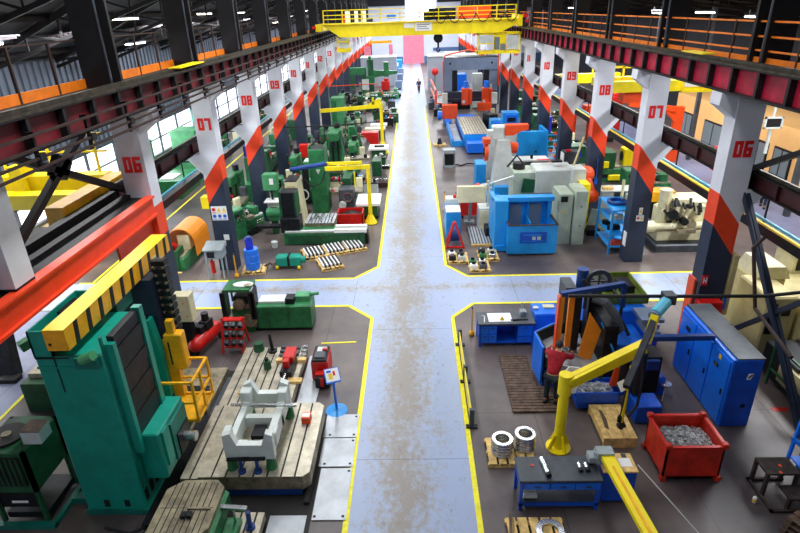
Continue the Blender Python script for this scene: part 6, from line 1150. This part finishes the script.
# gantry mill
t = thing('gantry_mill', 'large grey gantry milling machine with red heads at right of the aisle', 'machine', (5.2,55,0))
part('upright', MB('bluegrey').cbox(2.9,56.3,.2,3.7,58.5,5.3,.05), t); part('upright', MB('bluegrey').cbox(7.2,56.3,.2,8.0,58.5,5.3,.05), t)
part('top_beam', MB('bluegrey').cbox(2.9,56.2,4.5,8.0,57.6,5.6,.05).m('dark').cyl((3.5,56.18,5.1),(3.5,56.2,5.1),.1).cyl((7.4,56.18,5.1),(7.4,56.2,5.1),.1).box(2.9,56.2,5.6,8.0,58.0,5.64), t, 'pale grey-blue top beam')
part('guide_way', MB('dark').box(3.7,56.4,1.4,4.2,57.0,4.5), t); part('guide_way', MB('dark').box(6.7,56.4,1.4,7.2,57.0,4.5), t); part('cross_rail', MB('navytower').cbox(3.0,55.8,1.7,8.0,56.4,2.6).m('dgrey').box(3.0,55.7,1.9,8.0,55.8,2.0), t)
for x in (5.0, 6.9): 
    hd_ = part('milling_head', MB('orangep').cbox(x-.45,54.9,1.5,x+.15,55.7,3.0).cbox(x+.2,55.0,1.5,x+.5,55.7,2.9), t, 'red-orange milling head'); part('motor', MB('blue').cyl((x-.1,55.2,3.0),(x-.1,55.2,3.6),.22).m('lgrey').cyl((x+.35,55.2,2.9),(x+.35,55.2,3.3),.1).cyl((x-.3,54.85,1.8),(x-.3,54.9,1.8),.15), hd_)
part('side_head', MB('orangep').cbox(2.6,53.0,.6,4.0,53.8,1.8), t, 'red side head'); part('side_motor', MB('blue').cyl((2.2,53.2,.9),(2.6,53.2,.9),.4).cyl((2.8,53.0,.3),(3.4,53.0,.3),.3), t); part('side_head', MB('orangep').cbox(6.0,54.5,1.0,7.3,55.0,1.7), t)
part('table', tslot(3.75,43.0,5.7,50.5,.8,1.2,9,'y','iron','sky'), t, 'slotted work table'); part('table_bed', MB('blue').cbox(3.9,41.6,.1,5.6,54,.8).m('sky').box(2.9,44.5,0,3.1,52,.5).m('plate').box(3.1,44.6,.0,3.75,52,.3).m('sky').box(2.9,44.3,.0,5.4,44.6,.4), t, 'blue bed')
part('control_box', MB('lgrey').cbox(2.7,55.0,1.6,3.2,55.4,2.6), t); part('control_box', MB('lgrey').cbox(7.3,54.6,1.6,7.8,55.0,2.6), t); part('top_piping', MB('orangep').tube([(2.9,56.2,1.8),(2.85,56.2,5.2),(3.0,56.4,5.8),(3.8,56.6,6.0),(5.2,56.8,6.2),(6.6,56.6,6.0),(8.0,56.3,5.9),(8.1,56.2,3)], .07), t, 'orange piping along the top')
part('railing', MB('orangep').tube([(2.1,70,2.2),(2.3,60,2.2)], .1).tube([(2.3,60,.6),(2.3,60,2.2)], .1).tube([(2.1,70,1.2),(2.3,60,1.2)], .08).box(2.2,59.8,.9,3.2,60,1.0).box(2.2,59.8,1.7,3.2,60,1.8), t); part('walk_platform', MB('dgrey').box(2.2,60,.3,3.2,70,.9), t)
t = thing('blue_robot', 'bright blue robot machine seen through the gantry opening', 'machine', (5,62,0)); part('body', MB('blue').cbox(4.0,62,1.0,5.6,63,3.6,.1).cyl((5.0,61.8,1.6),(5.6,61.8,2.6),.3), t); part('cabinet', MB('lgrey').cbox(6.2,61.5,.2,7.2,62.5,3.6), t); part('base', MB('dark').cbox(3.9,61.8,0,6.0,63.2,1.0), t)
t = thing('partition_container', 'pale grey ribbed container box far down on the right', 'container', (5,76,0)); mb = MB('panelwhite').box(1.9,75.5,0,8.2,79,4.3)
for i in range(20): mb.box(1.95+i*.31,75.45,.1,2.05+i*.31,75.5,4.2)
part('wall_panel', mb, t); part('roof_unit', MB('paper').box(4.0,75.6,4.3,6.6,76.6,4.8).m('lgrey').box(1.85,75.4,4.3,8.25,79.1,4.4), t)
solo('red_balloon', MB('redp').sph((2.75,74.6,2.6),.42,(1,1,1.1)).m('dark').cyl((2.75,74.6,2.2),(2.75,74.6,0),.04), 'dark red round signal ball before the far right container', 'signal')
pallet('small pallet with a machine part beside the gantry mill pit', 2.0, 44.8, 1.0, .8)
solo('machine_part', MB('dark').cyl((2.0,44.8,.127),(2.0,44.8,.6),.22,.1), 'dark conical machine part on the small gantry pallet', 'machine part')
for i, (x, y, c) in enumerate([(2.3,67,'dark'),(2.0,62.5,'dgrey'),(2.4,58.2,'dark')]):
    q = thing('pump_unit', ['dark pump unit farthest along the right aisle edge','grey pump unit midway along the right aisle edge','dark pump unit nearest the gantry mill upright'][i], 'pump', (x,y,0)); part('body', MB(c).cbox(x-.4,y-.4,0,x+.4,y+.4,.7), q); part('motor', MB('bluegrey').cyl((x,y,.7),(x,y,1.1),.2), q)
# right of col 08/07
t = thing('workbench', 'grey metal workbench with open shelf between right columns 07 and 08', 'workbench', (10.6,28.9,0)); part('body', MB('grey').box(9.7,28.5,.1,10.3,29.4,1.0).box(10.9,28.5,.1,11.7,29.4,1.0).box(9.7,29.3,.1,11.7,29.4,1.0), t); part('top', MB('lgrey').box(9.65,28.45,1.0,11.8,29.45,1.06), t); part('shelf', MB('dark').box(10.3,28.7,.3,10.9,29.3,.34), t)
solo('wooden_block', MB('wood').box(9.75,28.6,1.06,10.3,28.9,1.2), 'pale wooden block on the grey workbench', 'wooden block')
t = thing('parts_shelf', 'open bright blue shelf leaning behind right column 07', 'shelf', (9.2,23.3,0)); mb = MB('sky')
for (x,y) in ((8.3,22.75),(8.3,24.6),(9.2,22.75),(9.2,24.6)): mb.box(x-.04,y-.04,0,x+.04,y+.04,2.0)
for z in (.3,.85,1.4,1.95): mb.box(8.3,22.75,z,9.2,24.6,z+.05)
part('frame', mb, t)
for i, (y, z, c, lb) in enumerate([(23.0,.35,'orangep','orange round part on the lowest blue shelf'),(23.4,.9,'dark','black part on the second blue shelf'),(23.2,1.45,'cream','cream boxes on the third blue shelf'),(24.1,.9,'dark','dark coil at the rear of the second blue shelf')]):
    solo('shelf_part', MB(c).cyl((8.5,y,z),(8.5,y,z+.18),.15,n=10).cbox(8.6,y-.1,z,8.9,y+.15,z+.2), lb, 'machine part')
solo('rolled_hose', MB('navyb').lathe([(.3,0),(.42,.03),(.42,.12),(.3,.14)], (8.75,23.7,2.0), n=20, ring=True), 'dark blue coil on top of the blue shelf', 'hose')
solo('sheet_board', MB('greyg').bar((8.6,25.6,.02),(8.75,25.4,1.1),1.0,.04), 'pale panel leaning in front of the blue shelf', 'panel'); solo('cream_post', MB('cream').cyl((9.6,25.5,0),(9.6,25.5,2.5),.07), 'slim cream post behind right column 07', 'post')
t = thing('turret_lathe', 'cream turret machine on a dark tray right of column 07', 'machine', (11.8,23.6,0))
part('tray', MB('dgrey').cbox(10.3,22.8,0,12.9,24.6,.35,.05).m('black').box(10.4,22.9,.35,12.8,24.5,.36), t)
part('bed', MB('cream').cbox(10.5,23.3,.36,12.6,24.4,.8).cyl((10.0,23.3,1.0),(12.6,23.4,1.0),.16).cyl((9.9,23.3,1.0),(10.3,23.3,1.0),.28), t); part('housing', MB('cream').cbox(11.5,23.6,.8,13.0,24.8,2.1,.12).cbox(10.7,23.5,.8,11.6,24.6,1.7,.08), t)
part('turret', MB('cream').cyl((10.9,23.9,1.7),(10.9,23.9,2.5),.28,n=8).cbox(11.1,23.4,1.5,11.7,23.8,2.2).m('dark').cyl((11.0,23.1,1.6),(11.0,23.4,1.6),.22).cyl((11.5,23.0,1.3),(11.5,23.3,1.3),.16).m('iron2').cyl((11.9,23.2,1.1),(11.9,23.5,1.1),.2).box(11.2,22.95,.8,12.0,23.3,.95), t)
cl_ = MB('dark'); rr = random.Random(3)
for i in range(22): x = rr.uniform(10.7,12.4); z = rr.uniform(1.0,2.0); cl_.m(rr.choice(['dark','cream','iron2','black'])).cyl((x,23.2,z),(x+rr.uniform(-.2,.2),23.5,z+rr.uniform(-.1,.3)),rr.uniform(.04,.1),n=8)
part('levers', cl_, t)
t = thing('cream_cabinet', 'cream cabinet directly right of column 07 foot', 'cabinet', (10.2,24.3,0)); part('body', MB('greyg').cbox(9.7,24.8,.6,10.3,25.4,1.9), t); part('stand', MB('dark').cbox(9.8,24.9,0,10.2,25.3,.6), t)
solo('yellow_crate', MB('yellow2').cbox(11.6,27.0,.9,12.8,27.8,1.4).m('dark').cbox(11.7,27.05,0,12.7,27.75,.9), 'yellow crate behind the cream turret machine', 'crate')
t = thing('bay_milling_bed', 'long green machine bed with a yellow motor box behind right column 08', 'machine', (12,34,0)); part('bed', MB('green').cbox(9.8,33.6,0,14.2,35.0,.8).m('dark').box(9.9,33.55,.3,14.1,33.6,.5).m('iron2').box(9.9,33.8,.8,14.0,34.7,.9), t); part('motor_box', MB('yellow').cbox(12.6,34.0,.9,13.6,34.8,1.9,.04).m('dark').cyl((12.58,34.4,1.4),(12.6,34.4,1.4),.3), t, 'yellow motor box'); part('foot', MB('yellow').cbox(11.6,33.3,0.2,12.4,33.5,.5), t); part('carriage', MB('green2').cbox(11.0,33.6,.9,12.0,35.0,1.8).m('yellow').cbox(11.2,33.5,.9,11.6,34.0,1.3), t)
lathe_m('bay_lathe','green lathe with a chuck behind right column 08 on the bay side',(11.2,38.4,0),.2,3.0,1.0,1.0,'green','green2','iron')
t = thing('green_cabinet', 'green cabinet with a bright blue drum fan beside right column 08', 'cabinet', (9.6,36,0)); part('body', MB('green2').cbox(9.4,35.0,0,10.6,36.2,1.9), t); part('fan', MB('purple').cyl((10.0,34.95,1.4),(10.0,35.0,1.4),.35,n=18).cyl((10.0,34.9,1.4),(10.0,34.95,1.4),.1), t)
t = thing('drum', 'blue drum on end behind right column 09', 'drum', (10,43.5,0)); part('barrel', MB('purple').lathe([(.35,1.2),(.37,1.25),(.37,2.3),(.34,2.35)], (9.9,43.0,0), n=16), t); part('stand', MB('green2').cbox(9.5,42.6,0,10.4,43.4,1.2), t)
for i, (x, y, c, lab) in enumerate([(11.4,47.8,'green','nearest green lathe on the bay side past the blue drum'),(11.6,51,'green2','dark green lathe midway along the right bay side'),(11.3,57,'green','farther green lathe on the right bay side past the dark one'),(12.5,63,'green2','dark lathe farthest along the right bay side'),(7.4,49.5,'dark','black lathe between the gantry mill and the right columns'),(7.6,66,'green','green lathe beyond the gantry mill by the far right columns')]):
    lathe_m('bay_lathe', lab, (x,y,0), .15*i, 3.0, 1.0, 1.0, c, 'dark', 'iron')
lathe_m('bay_lathe','green lathe standing by the cyan tube in front of the peach cabin',(12.6,30.3,0),0,2.4,.9,1.0,'green','green2','iron')
# ------------------------------------------------------------------ light
sc = bpy.context.scene
wd = bpy.data.worlds.new('world'); sc.world = wd; wd.use_nodes = True
bg = wd.node_tree.nodes['Background']; bg.inputs[0].default_value = (.75,.85,1,1); bg.inputs[1].default_value = .3
def area(x, y, z, sx, sy, e, col=(1,1,1), rx=0, ry=0):
    l = bpy.data.lights.new('roof_light', 'AREA'); l.shape = 'RECTANGLE'; l.size = sx; l.size_y = sy; l.energy = e; l.color = col
    o = bpy.data.objects.new('roof_light', l); C.objects.link(o); o.location = (x,y,z); o.rotation_euler = (rx,ry,0); return o
LW = (.95,.97,1)
# skylight bands in the nave roof
sk = MB('skyl')
for x in (-4.2, 4.9):
    for j in range(18): sk.box(x-.9, 2+j*6.14, 13.55, x+.9, 6.6+j*6.14, 13.58)
struct('window_22', sk)
for j, (y, e) in enumerate([(6,260),(14,900),(24,1350),(34,1250),(45,1200),(58,1450),(72,2200),(88,3600),(104,5600)]):
    for x in (-4.2, 4.9): area(x, y, 13.3, 1.6, 9, e*.5*((1.4 if x < 0 else .5) if y < 30 else 1), LW)
for y in (20, 36, 54, 74): area(-12.6, y, 9.6, 2, 10, 850, LW, ry=.0); area(14.5, y, 9.6, 2, 10, 1500, LW)
for y in (22, 40, 60, 85): area(-16.8, y, 2.7, 2.0, 16, 500, (.9,.95,1), ry=-PI/2)
sc.view_settings.view_transform = 'Standard'; sc.view_settings.look = 'None'; sc.view_settings.exposure = .4; sc.view_settings.gamma = 1; sc.view_settings.use_curve_mapping = False
sc.cycles.use_denoising = True; sc.cycles.max_bounces = 6; sc.cycles.sample_clamp_indirect = 6
